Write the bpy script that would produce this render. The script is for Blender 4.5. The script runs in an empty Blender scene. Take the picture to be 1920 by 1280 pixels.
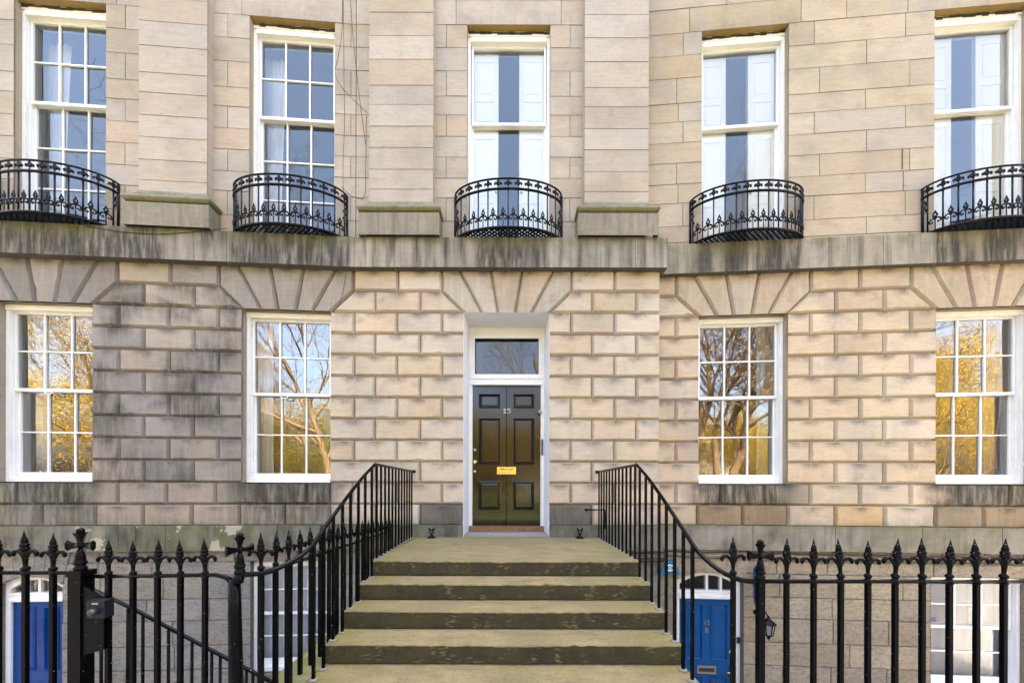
import bpy, math, random
from mathutils import Vector, Matrix, noise
from math import sin, cos, pi, sqrt, atan, radians

random.seed(11)
SC = bpy.context.scene
COL = SC.collection
EYE = 1.6            # eye height above the pavement; all heights below are given from the eye
F = 677.0            # focal length in pixels of the 1920 px wide photograph
HY = 915.0           # horizon row in the photograph
ROLL = 0.0025

# ------------------------------------------------------------------ camera
cam = bpy.data.cameras.new('camera')
camo = bpy.data.objects.new('camera', cam)
COL.objects.link(camo)
cam.sensor_width = 36.0
cam.lens = F / 1920.0 * 36.0
cam.shift_y = (HY - 640.0) / 1920.0
cam.clip_start = 0.05
cam.clip_end = 2000.0
camo.matrix_world = Matrix.Translation((0, 0, EYE)) @ Matrix.Rotation(pi / 2, 4, 'X') @ Matrix.Rotation(ROLL, 4, 'Z')
SC.camera = camo

# ------------------------------------------------------------------ world, sun, exposure
SUN_EL, SUN_AZ = radians(50), radians(8)      # the sun stands behind the houses (+Y)
world = bpy.data.worlds.new('World')
SC.world = world
world.use_nodes = True
wn = world.node_tree
sky = wn.nodes.new('ShaderNodeTexSky')
sky.sky_type = 'NISHITA'
sky.sun_disc = False
sky.sun_elevation = SUN_EL
sky.sun_rotation = SUN_AZ
sky.air_density = 1.0
sky.dust_density = 9.2
sky.ozone_density = 0.0
bg = wn.nodes['Background']
bg.inputs['Strength'].default_value = 0.15
wn.links.new(sky.outputs['Color'], bg.inputs['Color'])

sl = bpy.data.lights.new('sun', 'SUN')
sl.energy = 3.0
sl.angle = radians(0.5)
sl.color = (1.0, 0.93, 0.82)
slo = bpy.data.objects.new('sun', sl)
COL.objects.link(slo)
d = Vector((sin(SUN_AZ) * cos(SUN_EL), cos(SUN_AZ) * cos(SUN_EL), sin(SUN_EL)))
slo.rotation_euler = d.to_track_quat('Z', 'Y').to_euler()
slo.location = (0, 20, 40)

vs = SC.view_settings
vs.view_transform = 'Standard'
vs.look = 'None'
vs.gamma = 1.0
vs.exposure = 3.74
SC.cycles.max_bounces = 8
SC.cycles.transparent_max_bounces = 12
SC.cycles.use_denoising = True

# ------------------------------------------------------------------ materials
class NT:
    def __init__(s, name):
        s.m = bpy.data.materials.new(name)
        s.m.use_nodes = True
        s.t = s.m.node_tree
        s.b = s.t.nodes['Principled BSDF']
        s.o = s.t.nodes['Material Output']
    def n(s, typ, **kw):
        x = s.t.nodes.new(typ)
        for k, v in kw.items():
            if k.startswith('i_'):
                x.inputs[k[2:].replace('_', ' ')].default_value = v
            else:
                setattr(x, k, v)
        return x
    def l(s, a, b):
        s.t.links.new(a, b)
    def noise(s, vec, scale, detail=4, rough=0.55, dist=0.0):
        x = s.n('ShaderNodeTexNoise')
        x.inputs['Scale'].default_value = scale
        x.inputs['Detail'].default_value = detail
        x.inputs['Roughness'].default_value = rough
        x.inputs['Distortion'].default_value = dist
        if vec is not None: s.l(vec, x.inputs['Vector'])
        return x.outputs['Fac']
    def ramp(s, v, a, b, lo=0.0, hi=1.0):
        x = s.n('ShaderNodeMapRange')
        x.interpolation_type = 'SMOOTHSTEP'
        s.l(v, x.inputs[0])
        x.inputs[1].default_value = a; x.inputs[2].default_value = b
        x.inputs[3].default_value = lo; x.inputs[4].default_value = hi
        return x.outputs[0]
    def math(s, op, a, b):
        x = s.n('ShaderNodeMath', operation=op)
        for i, v in enumerate((a, b)):
            if isinstance(v, (int, float)): x.inputs[i].default_value = v
            else: s.l(v, x.inputs[i])
        return x.outputs[0]
    def mix(s, fac, a, b, mode='MIX'):
        x = s.n('ShaderNodeMix', data_type='RGBA', blend_type=mode)
        for i, v in ((0, fac), (6, a), (7, b)):
            if isinstance(v, (int, float)): x.inputs[i].default_value = v
            elif isinstance(v, tuple): x.inputs[i].default_value = (v[0], v[1], v[2], 1)
            else: s.l(v, x.inputs[i])
        return x.outputs[2]
    def attr(s, name, out='Color'):
        return s.n('ShaderNodeAttribute', attribute_name=name).outputs[out]
    def pos(s, scale=(1, 1, 1)):
        g = s.n('ShaderNodeTexCoord').outputs['Object']
        if scale == (1, 1, 1): return g
        m = s.n('ShaderNodeMapping')
        m.inputs['Scale'].default_value = scale
        s.l(g, m.inputs['Vector'])
        return m.outputs['Vector']
    def bump(s, h, strength, dist=0.01):
        x = s.n('ShaderNodeBump')
        x.inputs['Strength'].default_value = strength
        x.inputs['Distance'].default_value = dist
        s.l(h, x.inputs['Height'])
        s.l(x.outputs['Normal'], s.b.inputs['Normal'])

def stone_mat(name, grime=0.35, ochre=0.25, streak=0.0, drip=0.0, rough_tool=0.0, bump=0.35, speck=0.0, pock=0.0):
    N = NT(name)
    P = N.pos()
    c = N.attr('tone')
    big = N.ramp(N.noise(P, 1.1, 5), 0.3, 0.7, 0.84, 1.1)
    c = N.mix(1.0, c, N.mix(big, (0, 0, 0), (1, 1, 1)), 'MULTIPLY')
    och = N.ramp(N.noise(N.pos((1, 1, 2.2)), 2.3, 7, 0.62, 0.6), 0.52, 0.75, 0, ochre)
    c = N.mix(och, c, (0.40, 0.25, 0.11))
    bed = N.ramp(N.noise(N.pos((1.2, 1.2, 9)), 2.6, 5, 0.6, 1.2), 0.35, 0.72, 0.9, 1.08)
    c = N.mix(0.8, c, N.mix(bed, (0, 0, 0), (1, 1, 1)), 'MULTIPLY')
    gr = N.ramp(N.noise(P, 3.1, 9, 0.68), 0.54, 0.74, 0, grime)
    c = N.mix(gr, c, (0.085, 0.078, 0.072))
    if streak:
        st = N.ramp(N.noise(N.pos((13, 13, 0.7)), 1.0, 5, 0.6), 0.46, 0.72, 0, streak)
        c = N.mix(st, c, (0.06, 0.058, 0.05))
        st2 = N.ramp(N.noise(N.pos((17, 17, 0.9)), 1.3, 4, 0.6), 0.58, 0.75, 0, streak * 0.7)
        c = N.mix(st2, c, (0.33, 0.31, 0.26))
    # dirt washed out of the joints above: runs on the top middle of each block
    if drip:
        s = N.n('ShaderNodeSeparateXYZ'); N.l(N.attr('buv', 'Vector'), s.inputs[0])
        ax = N.math('ABSOLUTE', s.outputs[0], 0)
        dx = N.math('MULTIPLY', ax, 1.0); dz = N.math('MULTIPLY', s.outputs[1], 1.6)
        dd = N.math('SQRT', N.math('ADD', N.math('MULTIPLY', dx, dx), N.math('MULTIPLY', dz, dz)), 0)
        dm = N.ramp(dd, 0.0, 0.26, 1.0, 0.0)
        dn = N.ramp(N.noise(P, 5.0, 7, 0.7), 0.33, 0.58, 0.15, 1.0)
        c = N.mix(N.math('MULTIPLY', N.math('MULTIPLY', dm, dn), drip), c, (0.06, 0.055, 0.06))
        tm = N.ramp(s.outputs[1], 0.0, 0.045, 0.75, 0.0)
        c = N.mix(N.math('MULTIPLY', tm, drip), c, (0.05, 0.045, 0.045))
    st = N.n('ShaderNodeSeparateColor'); N.l(N.attr('stain'), st.inputs[0])
    rag = N.ramp(N.noise(N.pos((9, 9, 1.1)), 1.6, 7, 0.7), 0.27, 0.60, 0.2, 0.9)
    c = N.mix(N.math('MULTIPLY', st.outputs[0], rag), c, (0.020, 0.020, 0.018))
    rag2 = N.ramp(N.noise(P, 6, 8, 0.75), 0.35, 0.62, 0.15, 1.0)
    c = N.mix(N.math('MULTIPLY', st.outputs[1], rag2), c, (0.115, 0.115, 0.04))
    flake = N.ramp(N.noise(P, 2.1, 7, 0.62), 0.56, 0.58, 0.0, 1.0)
    c = N.mix(N.math('MULTIPLY', st.outputs[2], flake), c, (0.36, 0.325, 0.24))
    if pock:
        pm = N.math('MULTIPLY', N.ramp(N.noise(P, 21, 2, 0.5), 0.73, 0.77, 0, pock), N.ramp(N.noise(P, 1.7, 3), 0.45, 0.6))
        c = N.mix(pm, c, (0.07, 0.055, 0.045))
        wash = N.ramp(N.noise(N.pos((1.6, 1.6, 0.5)), 1.2, 6, 0.65, 0.8), 0.5, 0.72, 0, 0.35)
        c = N.mix(wash, c, (0.30, 0.285, 0.275))
    if speck:
        sp = N.ramp(N.noise(P, 42, 3, 0.6), 0.66, 0.74, 0, speck)
        c = N.mix(sp, c, (0.05, 0.045, 0.04))
    if rough_tool:
        pk0 = N.ramp(N.noise(N.pos((1, 1, 2.2)), 10, 7, 0.68, 1.8), 0.40, 0.54, 0.66, 1.14)
        c = N.mix(1.0, c, N.mix(pk0, (0, 0, 0), (1, 1, 1)), 'MULTIPLY')
    g = N.ramp(N.noise(P, 55, 6, 0.78), 0.28, 0.72, 0.84, 1.13)
    c = N.mix(1.0, c, N.mix(g, (0, 0, 0), (1, 1, 1)), 'MULTIPLY')
    N.l(c, N.b.inputs['Base Color'])
    N.b.inputs['Roughness'].default_value = 0.9
    N.b.inputs['Specular IOR Level'].default_value = 0.25
    h = N.math('ADD', N.math('MULTIPLY', N.noise(P, 90, 6, 0.7), 0.5), N.math('MULTIPLY', N.noise(P, 14, 5, 0.6), 1.0))
    if rough_tool:
        pk = N.noise(N.pos((1, 1, 2.0)), 15, 7, 0.72, 1.6)
        h = N.math('ADD', h, N.math('MULTIPLY', pk, 3.0))
        N.bump(h, rough_tool, 0.03)
    else:
        N.bump(h, bump, 0.008)
    return N.m

M = {}
M['ashlar'] = stone_mat('ashlar_stone', grime=0.2, ochre=0.42, drip=0.12, bump=0.35, pock=0.5)
M['rustic'] = stone_mat('rusticated_stone', grime=0.34, ochre=0.3, drip=0.85, bump=0.45, pock=0.8)
M['belt'] = stone_mat('weathered_belt_stone', grime=0.35, ochre=0.1, streak=0.55, bump=0.4)
M['base'] = stone_mat('tooled_base_stone', grime=0.25, ochre=0.1, streak=0.42, bump=0.5)
M['rubble'] = stone_mat('stugged_stone', grime=0.3, ochre=0.3, rough_tool=0.85, speck=0.12)
M['plinth'] = stone_mat('plinth_stone', grime=0.5, ochre=0.1, streak=0.4, bump=0.4)

def step_mat(name, base, dirt, moss_amt, scar=0.0):
    N = NT(name)
    P = N.pos()
    c = N.mix(N.ramp(N.noise(P, 2.2, 7, 0.65), 0.32, 0.68), base, tuple(x * 0.72 for x in base))
    c = N.mix(N.ramp(N.noise(N.pos((1, 3, 3)), 3.0, 8, 0.72), 0.44, 0.66, 0, 0.7), c, dirt)
    st = N.n('ShaderNodeSeparateColor'); N.l(N.attr('stain'), st.inputs[0])
    mm = N.math('MULTIPLY', N.ramp(N.noise(P, 3.6, 8, 0.72), 0.34, 0.66, 0.1, 1.0), st.outputs[1])
    c = N.mix(N.math('MULTIPLY', mm, moss_amt), c, (0.17, 0.15, 0.02))
    c = N.mix(N.math('MULTIPLY', N.ramp(N.noise(P, 9, 6, 0.7), 0.3, 0.6, 0.3, 1), st.outputs[0]), c, (0.03, 0.03, 0.012))
    sp = N.ramp(N.noise(P, 38, 3, 0.6), 0.64, 0.74, 0, 0.6)
    c = N.mix(sp, c, tuple(x * .35 for x in base))
    if not scar:
        c = N.mix(N.ramp(N.noise(P, 1.3, 6, 0.65), 0.45, 0.7, 0, 0.5), c, (0.17, 0.14, 0.055))
    if scar:
        v = N.n('ShaderNodeTexVoronoi', feature='F1'); v.inputs['Scale'].default_value = 9
        wv = N.n('ShaderNodeMapping'); wv.inputs['Scale'].default_value = (1.9, 1, 0.8); wv.inputs['Rotation'].default_value = (0, 0.5, 0)
        ad = N.n('ShaderNodeMix', data_type='VECTOR'); ad.inputs[0].default_value = 0.22
        N.l(N.n('ShaderNodeTexCoord').outputs['Object'], ad.inputs[4])
        nz = N.n('ShaderNodeTexNoise'); nz.inputs['Scale'].default_value = 7
        N.l(nz.outputs['Color'], ad.inputs[5])
        N.l(ad.outputs[1], wv.inputs['Vector']); N.l(wv.outputs['Vector'], v.inputs['Vector'])
        sc_ = N.ramp(v.outputs['Distance'], 0.16, 0.34, scar, 0)
        sc_ = N.math('MULTIPLY', sc_, N.ramp(N.noise(P, 4.5, 4), 0.42, 0.55))
        c = N.mix(sc_, c, (0.17, 0.125, 0.05))
    g = N.ramp(N.noise(P, 48, 6, 0.8), 0.28, 0.72, 0.62, 1.3)
    c = N.mix(1.0, c, N.mix(g, (0, 0, 0), (1, 1, 1)), 'MULTIPLY')
    N.l(c, N.b.inputs['Base Color'])
    N.b.inputs['Roughness'].default_value = 0.85
    N.bump(N.math('ADD', N.noise(P, 70, 6, 0.75), N.math('MULTIPLY', N.noise(P, 11, 5), 1.5)), 0.8, 0.012)
    return N.m
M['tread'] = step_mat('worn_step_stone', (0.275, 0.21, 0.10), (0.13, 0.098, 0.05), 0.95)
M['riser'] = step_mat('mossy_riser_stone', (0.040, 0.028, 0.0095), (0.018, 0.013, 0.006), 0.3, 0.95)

def plain_mat(name, col, rough=0.5, spec=0.5, metallic=0.0, var=0.1, vscale=8, bump=0.0, bscale=60, dirt=0.0):
    N = NT(name)
    P = N.pos()
    f = N.ramp(N.noise(P, vscale, 5, 0.6), 0.3, 0.7, 1 - var, 1 + var)
    c = N.mix(1.0, col, N.mix(f, (0, 0, 0), (1, 1, 1)), 'MULTIPLY')
    if dirt:
        c = N.mix(N.ramp(N.noise(P, 5, 8, 0.7), 0.52, 0.72, 0, dirt), c, (0.2, 0.18, 0.14))
    N.l(c, N.b.inputs['Base Color'])
    N.b.inputs['Roughness'].default_value = rough
    N.b.inputs['Specular IOR Level'].default_value = spec
    N.b.inputs['Metallic'].default_value = metallic
    if bump: N.bump(N.noise(P, bscale, 5, 0.65), bump, 0.004)
    return N.m
M['iron'] = plain_mat('black_painted_iron', (0.0022, 0.0022, 0.003), 0.2, 0.1, 0, 0.3, 30, 0.35, 70)
M['balcony_iron'] = plain_mat('black_balcony_iron', (0.0025, 0.0025, 0.005), 0.25, 0.15, 0, 0.3, 30, 0.3, 80)
M['white'] = plain_mat('white_gloss_paint', (0.76, 0.75, 0.725), 0.35, 0.4, 0, 0.05, 4, 0.08, 40, 0.14)
M['cream'] = plain_mat('aged_cream_paint', (0.74, 0.70, 0.60), 0.5, 0.4, 0, 0.08, 6, 0.1, 40, 0.15)
M['ingo'] = plain_mat('painted_ingo', (0.68, 0.69, 0.73), 0.6, 0.4, 0, 0.05, 3, 0.1, 30, 0.08)
M['shutter'] = plain_mat('white_shutter_paint', (0.88, 0.88, 0.86), 0.45, 0.4, 0, 0.02, 3)
M['brass'] = plain_mat('polished_brass', (0.66, 0.50, 0.19), 0.25, 0.5, 1.0, 0.1, 20)
M['steel'] = plain_mat('dull_steel', (0.55, 0.53, 0.5), 0.35, 0.5, 1.0, 0.1, 20)
M['numeral'] = plain_mat('white_numeral', (0.42, 0.41, 0.38), 0.4, 0.4, 0, 0.05)
M['blue'] = plain_mat('blue_door_paint', (0.002, 0.066, 0.205), 0.32, 0.2, 0, 0.25, 3, 0.15, 40, 0.06)
M['navy'] = plain_mat('deep_blue_door_paint', (0.001, 0.036, 0.17), 0.32, 0.15, 0, 0.25, 3, 0.15, 40, 0.04)
M['threshold'] = plain_mat('bare_wood', (0.23, 0.12, 0.05), 0.6, 0.4, 0, 0.35, 14, 0.3, 30)
M['cable'] = plain_mat('dark_cable', (0.03, 0.027, 0.025), 0.6, 0.3)
M['pale_cable'] = plain_mat('pale_cable', (0.35, 0.32, 0.27), 0.6, 0.3)
M['lead'] = plain_mat('lead_grey', (0.3, 0.3, 0.31), 0.5, 0.4, 0, 0.2, 10, 0.3, 30)
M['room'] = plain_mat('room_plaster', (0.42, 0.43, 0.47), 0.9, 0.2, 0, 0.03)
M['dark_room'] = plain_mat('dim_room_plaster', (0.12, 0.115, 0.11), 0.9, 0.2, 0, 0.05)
M['asphalt'] = plain_mat('asphalt', (0.055, 0.054, 0.052), 0.9, 0.2, 0, 0.2, 3, 0.4, 80)
M['paving'] = plain_mat('paving_stone', (0.26, 0.24, 0.21), 0.85, 0.3, 0, 0.15, 2, 0.3, 50)
M['bounce_wall'] = plain_mat('pale_bounce_wall', (0.74, 0.71, 0.66), 0.9, 0.2, 0, 0.08, 2, 0.3, 40, 0.2)  # unseen wall given an invented pale finish to bounce light onto the basement
M['pale_paving'] = plain_mat('pale_paving_stone', (0.50, 0.46, 0.40), 0.9, 0.2, 0, 0.12, 2, 0.3, 50)  # out-of-view area floor, made pale to throw light up the basement walls
M['lawn'] = plain_mat('lawn', (0.075, 0.085, 0.02), 0.95, 0.1, 0, 0.4, 1.2, 0.5, 30)
M['slate'] = plain_mat('slate', (0.09, 0.09, 0.10), 0.6, 0.3, 0, 0.2, 6)
M['black_plastic'] = plain_mat('black_plastic', (0.01, 0.011, 0.013), 0.4, 0.5)
M['keybox'] = plain_mat('dark_grey_metal_box', (0.007, 0.009, 0.012), 0.45, 0.25, 0, 0.1, 30)
M['teal'] = plain_mat('teal_plastic', (0.015, 0.10, 0.16), 0.35, 0.5, 0, 0.15, 12)
M['pale_blue'] = plain_mat('pale_blue_print', (0.45, 0.65, 0.72), 0.4, 0.4)
M['navy_plastic'] = plain_mat('navy_plastic', (0.012, 0.03, 0.12), 0.35, 0.5)
M['bluebox'] = plain_mat('blue_card', (0.03, 0.16, 0.42), 0.5, 0.4)
M['opal'] = plain_mat('lantern_glass', (0.25, 0.25, 0.24), 0.25, 0.5)
M['tarnish'] = plain_mat('tarnished_metal', (0.30, 0.27, 0.24), 0.45, 0.4, 0.6, 0.2, 20)
M['knob'] = plain_mat('dull_dark_metal', (0.06, 0.062, 0.065), 0.35, 0.5, 0.5)
M['mortar_pad'] = plain_mat('grey_mortar', (0.20, 0.185, 0.15), 0.9, 0.2, 0, 0.2, 30, 0.4, 60)

def chipped(m):
    """flecks of pale undercoat and lichen on the old paint"""
    t = m.node_tree; b = t.nodes['Principled BSDF']
    old = b.inputs['Base Color'].links[0].from_socket
    n = t.nodes.new('ShaderNodeTexNoise'); n.inputs['Scale'].default_value = 75; n.inputs['Detail'].default_value = 2
    t.links.new(t.nodes.new('ShaderNodeTexCoord').outputs['Object'], n.inputs['Vector'])
    r = t.nodes.new('ShaderNodeMapRange'); r.inputs[1].default_value = .735; r.inputs[2].default_value = .76
    t.links.new(n.outputs['Fac'], r.inputs[0])
    x = t.nodes.new('ShaderNodeMix'); x.data_type = 'RGBA'
    t.links.new(r.outputs[0], x.inputs[0]); t.links.new(old, x.inputs[6]); x.inputs[7].default_value = (.3, .29, .26, 1)
    t.links.new(x.outputs[2], b.inputs['Base Color'])
chipped(M['iron'])

def door_mat():
    N = NT('black_gloss_door')
    P = N.pos()
    g = N.noise(N.pos((9, 9, 0.8)), 3.0, 5, 0.6)
    N.l(N.mix(N.ramp(g, 0.3, 0.7), (0.004, 0.003, 0.003), (0.009, 0.006, 0.005)), N.b.inputs['Base Color'])
    N.l(N.ramp(N.noise(P, 4, 5), 0.3, 0.7, 0.04, 0.11), N.b.inputs['Roughness'])
    N.b.inputs['IOR'].default_value = 1.52
    N.b.inputs['Coat Weight'].default_value = 0.0
    N.b.inputs['Coat Roughness'].default_value = 0.12
    N.bump(N.math('ADD', g, N.math('MULTIPLY', N.noise(P, 35, 4), 0.6)), 0.12, 0.01)
    return N.m
M['black_door'] = door_mat()

def glass_mat(name, refl, tint, wav, gcol=(1, 1, 1)):
    N = NT(name)
    P = N.pos()
    tr = N.n('ShaderNodeBsdfTransparent'); tr.inputs['Color'].default_value = (*tint, 1)
    gl = N.n('ShaderNodeBsdfGlossy'); gl.inputs['Roughness'].default_value = 0.0
    gl.inputs['Color'].default_value = (*gcol, 1)
    bp = N.n('ShaderNodeBump'); bp.inputs['Strength'].default_value = wav; bp.inputs['Distance'].default_value = 0.02
    N.l(N.noise(P, 2.2, 2, 0.4), bp.inputs['Height'])
    N.l(bp.outputs['Normal'], gl.inputs['Normal'])
    fr = N.n('ShaderNodeFresnel'); fr.inputs['IOR'].default_value = 1.5
    k = N.math('ADD', N.math('MULTIPLY', fr.outputs[0], 1.0), refl)
    mx = N.n('ShaderNodeMixShader')
    N.l(k, mx.inputs[0]); N.l(tr.outputs[0], mx.inputs[1]); N.l(gl.outputs[0], mx.inputs[2])
    N.l(mx.outputs[0], N.o.inputs['Surface'])
    return N.m
M['glass'] = glass_mat('window_glass', 0.19, (0.86, 0.9, 0.92), 0.07)
M['glass_up'] = glass_mat('upper_window_glass', 0.058, (0.93, 0.94, 0.95), 0.03, (0.92, 0.97, 1.0))
M['glass_fan'] = glass_mat('fanlight_glass', 0.03, (0.9, 0.93, 0.95), 0.03)
M['glass_base'] = glass_mat('basement_window_glass', 0.0, (0.92, 0.94, 0.96), 0.05)

def cloth_mat(name, col, trans):
    N = NT(name)
    df = N.n('ShaderNodeBsdfDiffuse'); df.inputs['Color'].default_value = (*col, 1)
    tl = N.n('ShaderNodeBsdfTranslucent'); tl.inputs['Color'].default_value = (*col, 1)
    mx = N.n('ShaderNodeMixShader'); mx.inputs[0].default_value = trans
    N.l(df.outputs[0], mx.inputs[1]); N.l(tl.outputs[0], mx.inputs[2])
    N.l(mx.outputs[0], N.o.inputs['Surface'])
    return N.m
M['curtain'] = cloth_mat('white_curtain', (0.84, 0.86, 0.90), 0.2)
M['grey_net'] = cloth_mat('grey_net_curtain', (0.42, 0.45, 0.50), 0.2)
M['net'] = cloth_mat('cream_curtain', (0.70, 0.66, 0.55), 0.3)

def bark_mat():
    N = NT('bark')
    P = N.pos()
    c = N.mix(N.ramp(N.noise(N.pos((6, 6, 1.5)), 2.5, 8, 0.7), 0.3, 0.7), (0.08, 0.05, 0.025), (0.25, 0.16, 0.07))
    N.l(c, N.b.inputs['Base Color']); N.b.inputs['Roughness'].default_value = 0.95
    return N.m
M['bark'] = bark_mat()
def leaf_mat(name, a, b):
    N = NT(name)
    t = N.attr('tone')
    s = N.n('ShaderNodeSeparateColor'); N.l(t, s.inputs[0])
    c = N.mix(s.outputs[0], a, b)
    df = N.n('ShaderNodeBsdfDiffuse'); N.l(c, df.inputs['Color'])
    tl = N.n('ShaderNodeBsdfTranslucent'); N.l(c, tl.inputs['Color'])
    mx = N.n('ShaderNodeMixShader'); mx.inputs[0].default_value = 0.35
    N.l(df.outputs[0], mx.inputs[1]); N.l(tl.outputs[0], mx.inputs[2])
    N.l(mx.outputs[0], N.o.inputs['Surface'])
    return N.m
M['gold_leaf'] = leaf_mat('golden_leaves', (0.54, 0.37, 0.025), (0.32, 0.21, 0.03))
M['olive_leaf'] = leaf_mat('olive_leaves', (0.16, 0.16, 0.02), (0.34, 0.25, 0.03))

# ------------------------------------------------------------------ mesh helpers
def sstep(a, b, x):
    t = max(0, min(1, (x - a) / (b - a))); return t * t * (3 - 2 * t)
ROOT = {}          # object name -> world location of its root
def srgb_jit(c, a=0.06):
    k = 1 + random.uniform(-a, a)
    return (c[0] * k * (1 + random.uniform(-.02, .02)), c[1] * k, c[2] * k * (1 + random.uniform(-.03, .03)))

class MB:
    def __init__(s):
        s.v = []; s.f = []; s.t = []; s.b = []; s.st = []; s.sm = []
    def add(s, verts, faces, tone=(.5, .5, .5), buv=None, stain=None, smooth=False):
        o = len(s.v)
        s.v += [tuple(v) for v in verts]
        s.f += [tuple(i + o for i in f) for f in faces]
        s.sm += [smooth] * len(faces)
        if isinstance(tone, list): s.t += tone
        else: s.t += [tone] * len(verts)
        s.b += buv if buv else [(0.9, 0.9, 0)] * len(verts)
        if stain is None: s.st += [(0, 0, 0)] * len(verts)
        elif isinstance(stain, list): s.st += stain
        else: s.st += [stain] * len(verts)
    def hexa(s, p, **kw):   # p: 8 points, bottom 4 then top 4
        s.add(p, [(3, 2, 1, 0), (4, 5, 6, 7), (0, 1, 5, 4), (1, 2, 6, 5), (2, 3, 7, 6), (3, 0, 4, 7)], **kw)
    def box(s, x0, x1, y0, y1, z0, z1, **kw):
        s.hexa([(x0, y0, z0), (x1, y0, z0), (x1, y1, z0), (x0, y1, z0), (x0, y0, z1), (x1, y0, z1), (x1, y1, z1), (x0, y1, z1)], **kw)
    def prism(s, P, u0, u1, n0, n1, z0, z1, **kw):   # n1 is the outer side
        q = [(u0, n1), (u1, n1), (u1, n0), (u0, n0)]
        s.hexa([P(u, n, z0) for u, n in q] + [P(u, n, z1) for u, n in q], **kw)
    def tube(s, pts, r, n=8, smooth=True, cap=True, **kw):
        pts = [Vector(p) for p in pts]
        if not isinstance(r, (list, tuple)): r = [r] * len(pts)
        vs_ = []; fs = []
        up = None
        for i, p in enumerate(pts):
            a = pts[max(i - 1, 0)]; b = pts[min(i + 1, len(pts) - 1)]
            t = (b - a)
            if t.length < 1e-9: t = Vector((0, 0, 1))
            t.normalize()
            if up is None:
                up = Vector((0, 0, 1)) if abs(t.z) < 0.9 else Vector((1, 0, 0))
            x = t.cross(up)
            if x.length < 1e-6: x = t.cross(Vector((0.3, 1, 0.1)))
            x.normalize(); y = x.cross(t).normalized(); up = y
            for k in range(n):
                w = 2 * pi * (k + .5) / n
                vs_.append(p + r[i] * (cos(w) * x + sin(w) * y))
        for i in range(len(pts) - 1):
            for k in range(n):
                k2 = (k + 1) % n
                fs.append((i * n + k, i * n + k2, (i + 1) * n + k2, (i + 1) * n + k))
        if cap:
            fs.append(tuple(range(n - 1, -1, -1)))
            fs.append(tuple((len(pts) - 1) * n + k for k in range(n)))
        s.add(vs_, fs, smooth=smooth, **kw)
    def lathe(s, prof, n=10, c=(0, 0, 0), sx=1, sy=1, smooth=True, **kw):
        vs_ = []; fs = []
        for (r, z) in prof:
            for k in range(n):
                w = 2 * pi * (k + .5) / n
                vs_.append((c[0] + r * sx * cos(w), c[1] + r * sy * sin(w), c[2] + z))
        m = len(prof)
        for i in range(m - 1):
            for k in range(n):
                k2 = (k + 1) % n
                fs.append((i * n + k, i * n + k2, (i + 1) * n + k2, (i + 1) * n + k))
        fs.append(tuple(range(n - 1, -1, -1)))
        fs.append(tuple((m - 1) * n + k for k in range(n)))
        s.add(vs_, fs, smooth=smooth, **kw)
    def block(s, P, poly, ins, nf=0.0, dep=0.045, tone=(.4, .33, .26), edge=None, stain=None):
        """one dressed stone: polygon in (u, z), face at n = nf, chamfered back to nf - dep"""
        k = len(poly)
        inner = []
        for i in range(k):
            p0 = poly[i - 1]; p1 = poly[i]; p2 = poly[(i + 1) % k]
            a = ins[i - 1]; b = ins[i]
            def off(q, r, dd):
                dx, dz = r[0] - q[0], r[1] - q[1]; L = sqrt(dx * dx + dz * dz)
                return (q[0] - dz / L * dd, q[1] + dx / L * dd), (dx / L, dz / L)
            q1, d1 = off(p0, p1, a); q2, d2 = off(p1, p2, b)
            cr = d1[0] * d2[1] - d1[1] * d2[0]
            if abs(cr) < 1e-6: inner.append(q2); continue
            t = ((q2[0] - q1[0]) * d2[1] - (q2[1] - q1[1]) * d2[0]) / cr
            inner.append((q1[0] + d1[0] * t, q1[1] + d1[1] * t))
        uc = sum(p[0] for p in poly) / k; zt = max(p[1] for p in poly)
        if edge is None: O, I = s._worn(poly, inner, ins)
        else: O, I = list(poly), inner
        k = len(O)
        q = .2
        Mid = [(a[0] + (b[0] - a[0]) * q, a[1] + (b[1] - a[1]) * q) for a, b in zip(O, I)]
        vs_ = [P(u, nf - dep, z) for u, z in O] + [P(u, nf - dep * (1 - q), z) for u, z in Mid] + [P(u, nf, z) for u, z in I] * 2
        b = [(0.9, 0.9, 0)] * (3 * k) + [(u - uc, zt - z, 0) for u, z in I]
        if edge: e1, e0 = edge, tuple(x * .8 for x in edge)
        else:
            w = random.uniform(.22, .5)
            e1, e0 = tuple(x * random.uniform(.86, .97) for x in tone), tuple(x * w for x in tone)
        tn = [e0] * k + [e1] * k + [e1] * k + [tone] * k
        fs = [(m + i, m + (i + 1) % k, m + k + (i + 1) % k, m + k + i) for m in (0, k) for i in range(k)] + [tuple(range(3 * k, 4 * k))]
        if callable(stain): stain = [stain(u, z) for u, z in O + Mid + I + I]
        s.add(vs_, fs, tone=tn, buv=b, stain=stain)
    def _worn(s, poly, inner, ins):
        """break the arrises: small irregular losses along every chamfered edge"""
        O = []; I = []; k = len(poly)
        for i in range(k):
            p, q = poly[i], poly[(i + 1) % k]; a, b = inner[i], inner[(i + 1) % k]
            L = sqrt((q[0] - p[0]) ** 2 + (q[1] - p[1]) ** 2)
            m = max(1, int(L / .09)) if ins[i] > .005 else 1
            nx, nz = -(q[1] - p[1]) / L, (q[0] - p[0]) / L
            for j in range(m):
                t = j / m
                O.append((p[0] + (q[0] - p[0]) * t, p[1] + (q[1] - p[1]) * t))
                w = 0.0
                if j:
                    w = abs(random.gauss(0, .0022))
                    if random.random() < .035: w += random.uniform(.006, .018)
                I.append((a[0] + (b[0] - a[0]) * t + nx * w, a[1] + (b[1] - a[1]) * t + nz * w))
        return O, I
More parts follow.
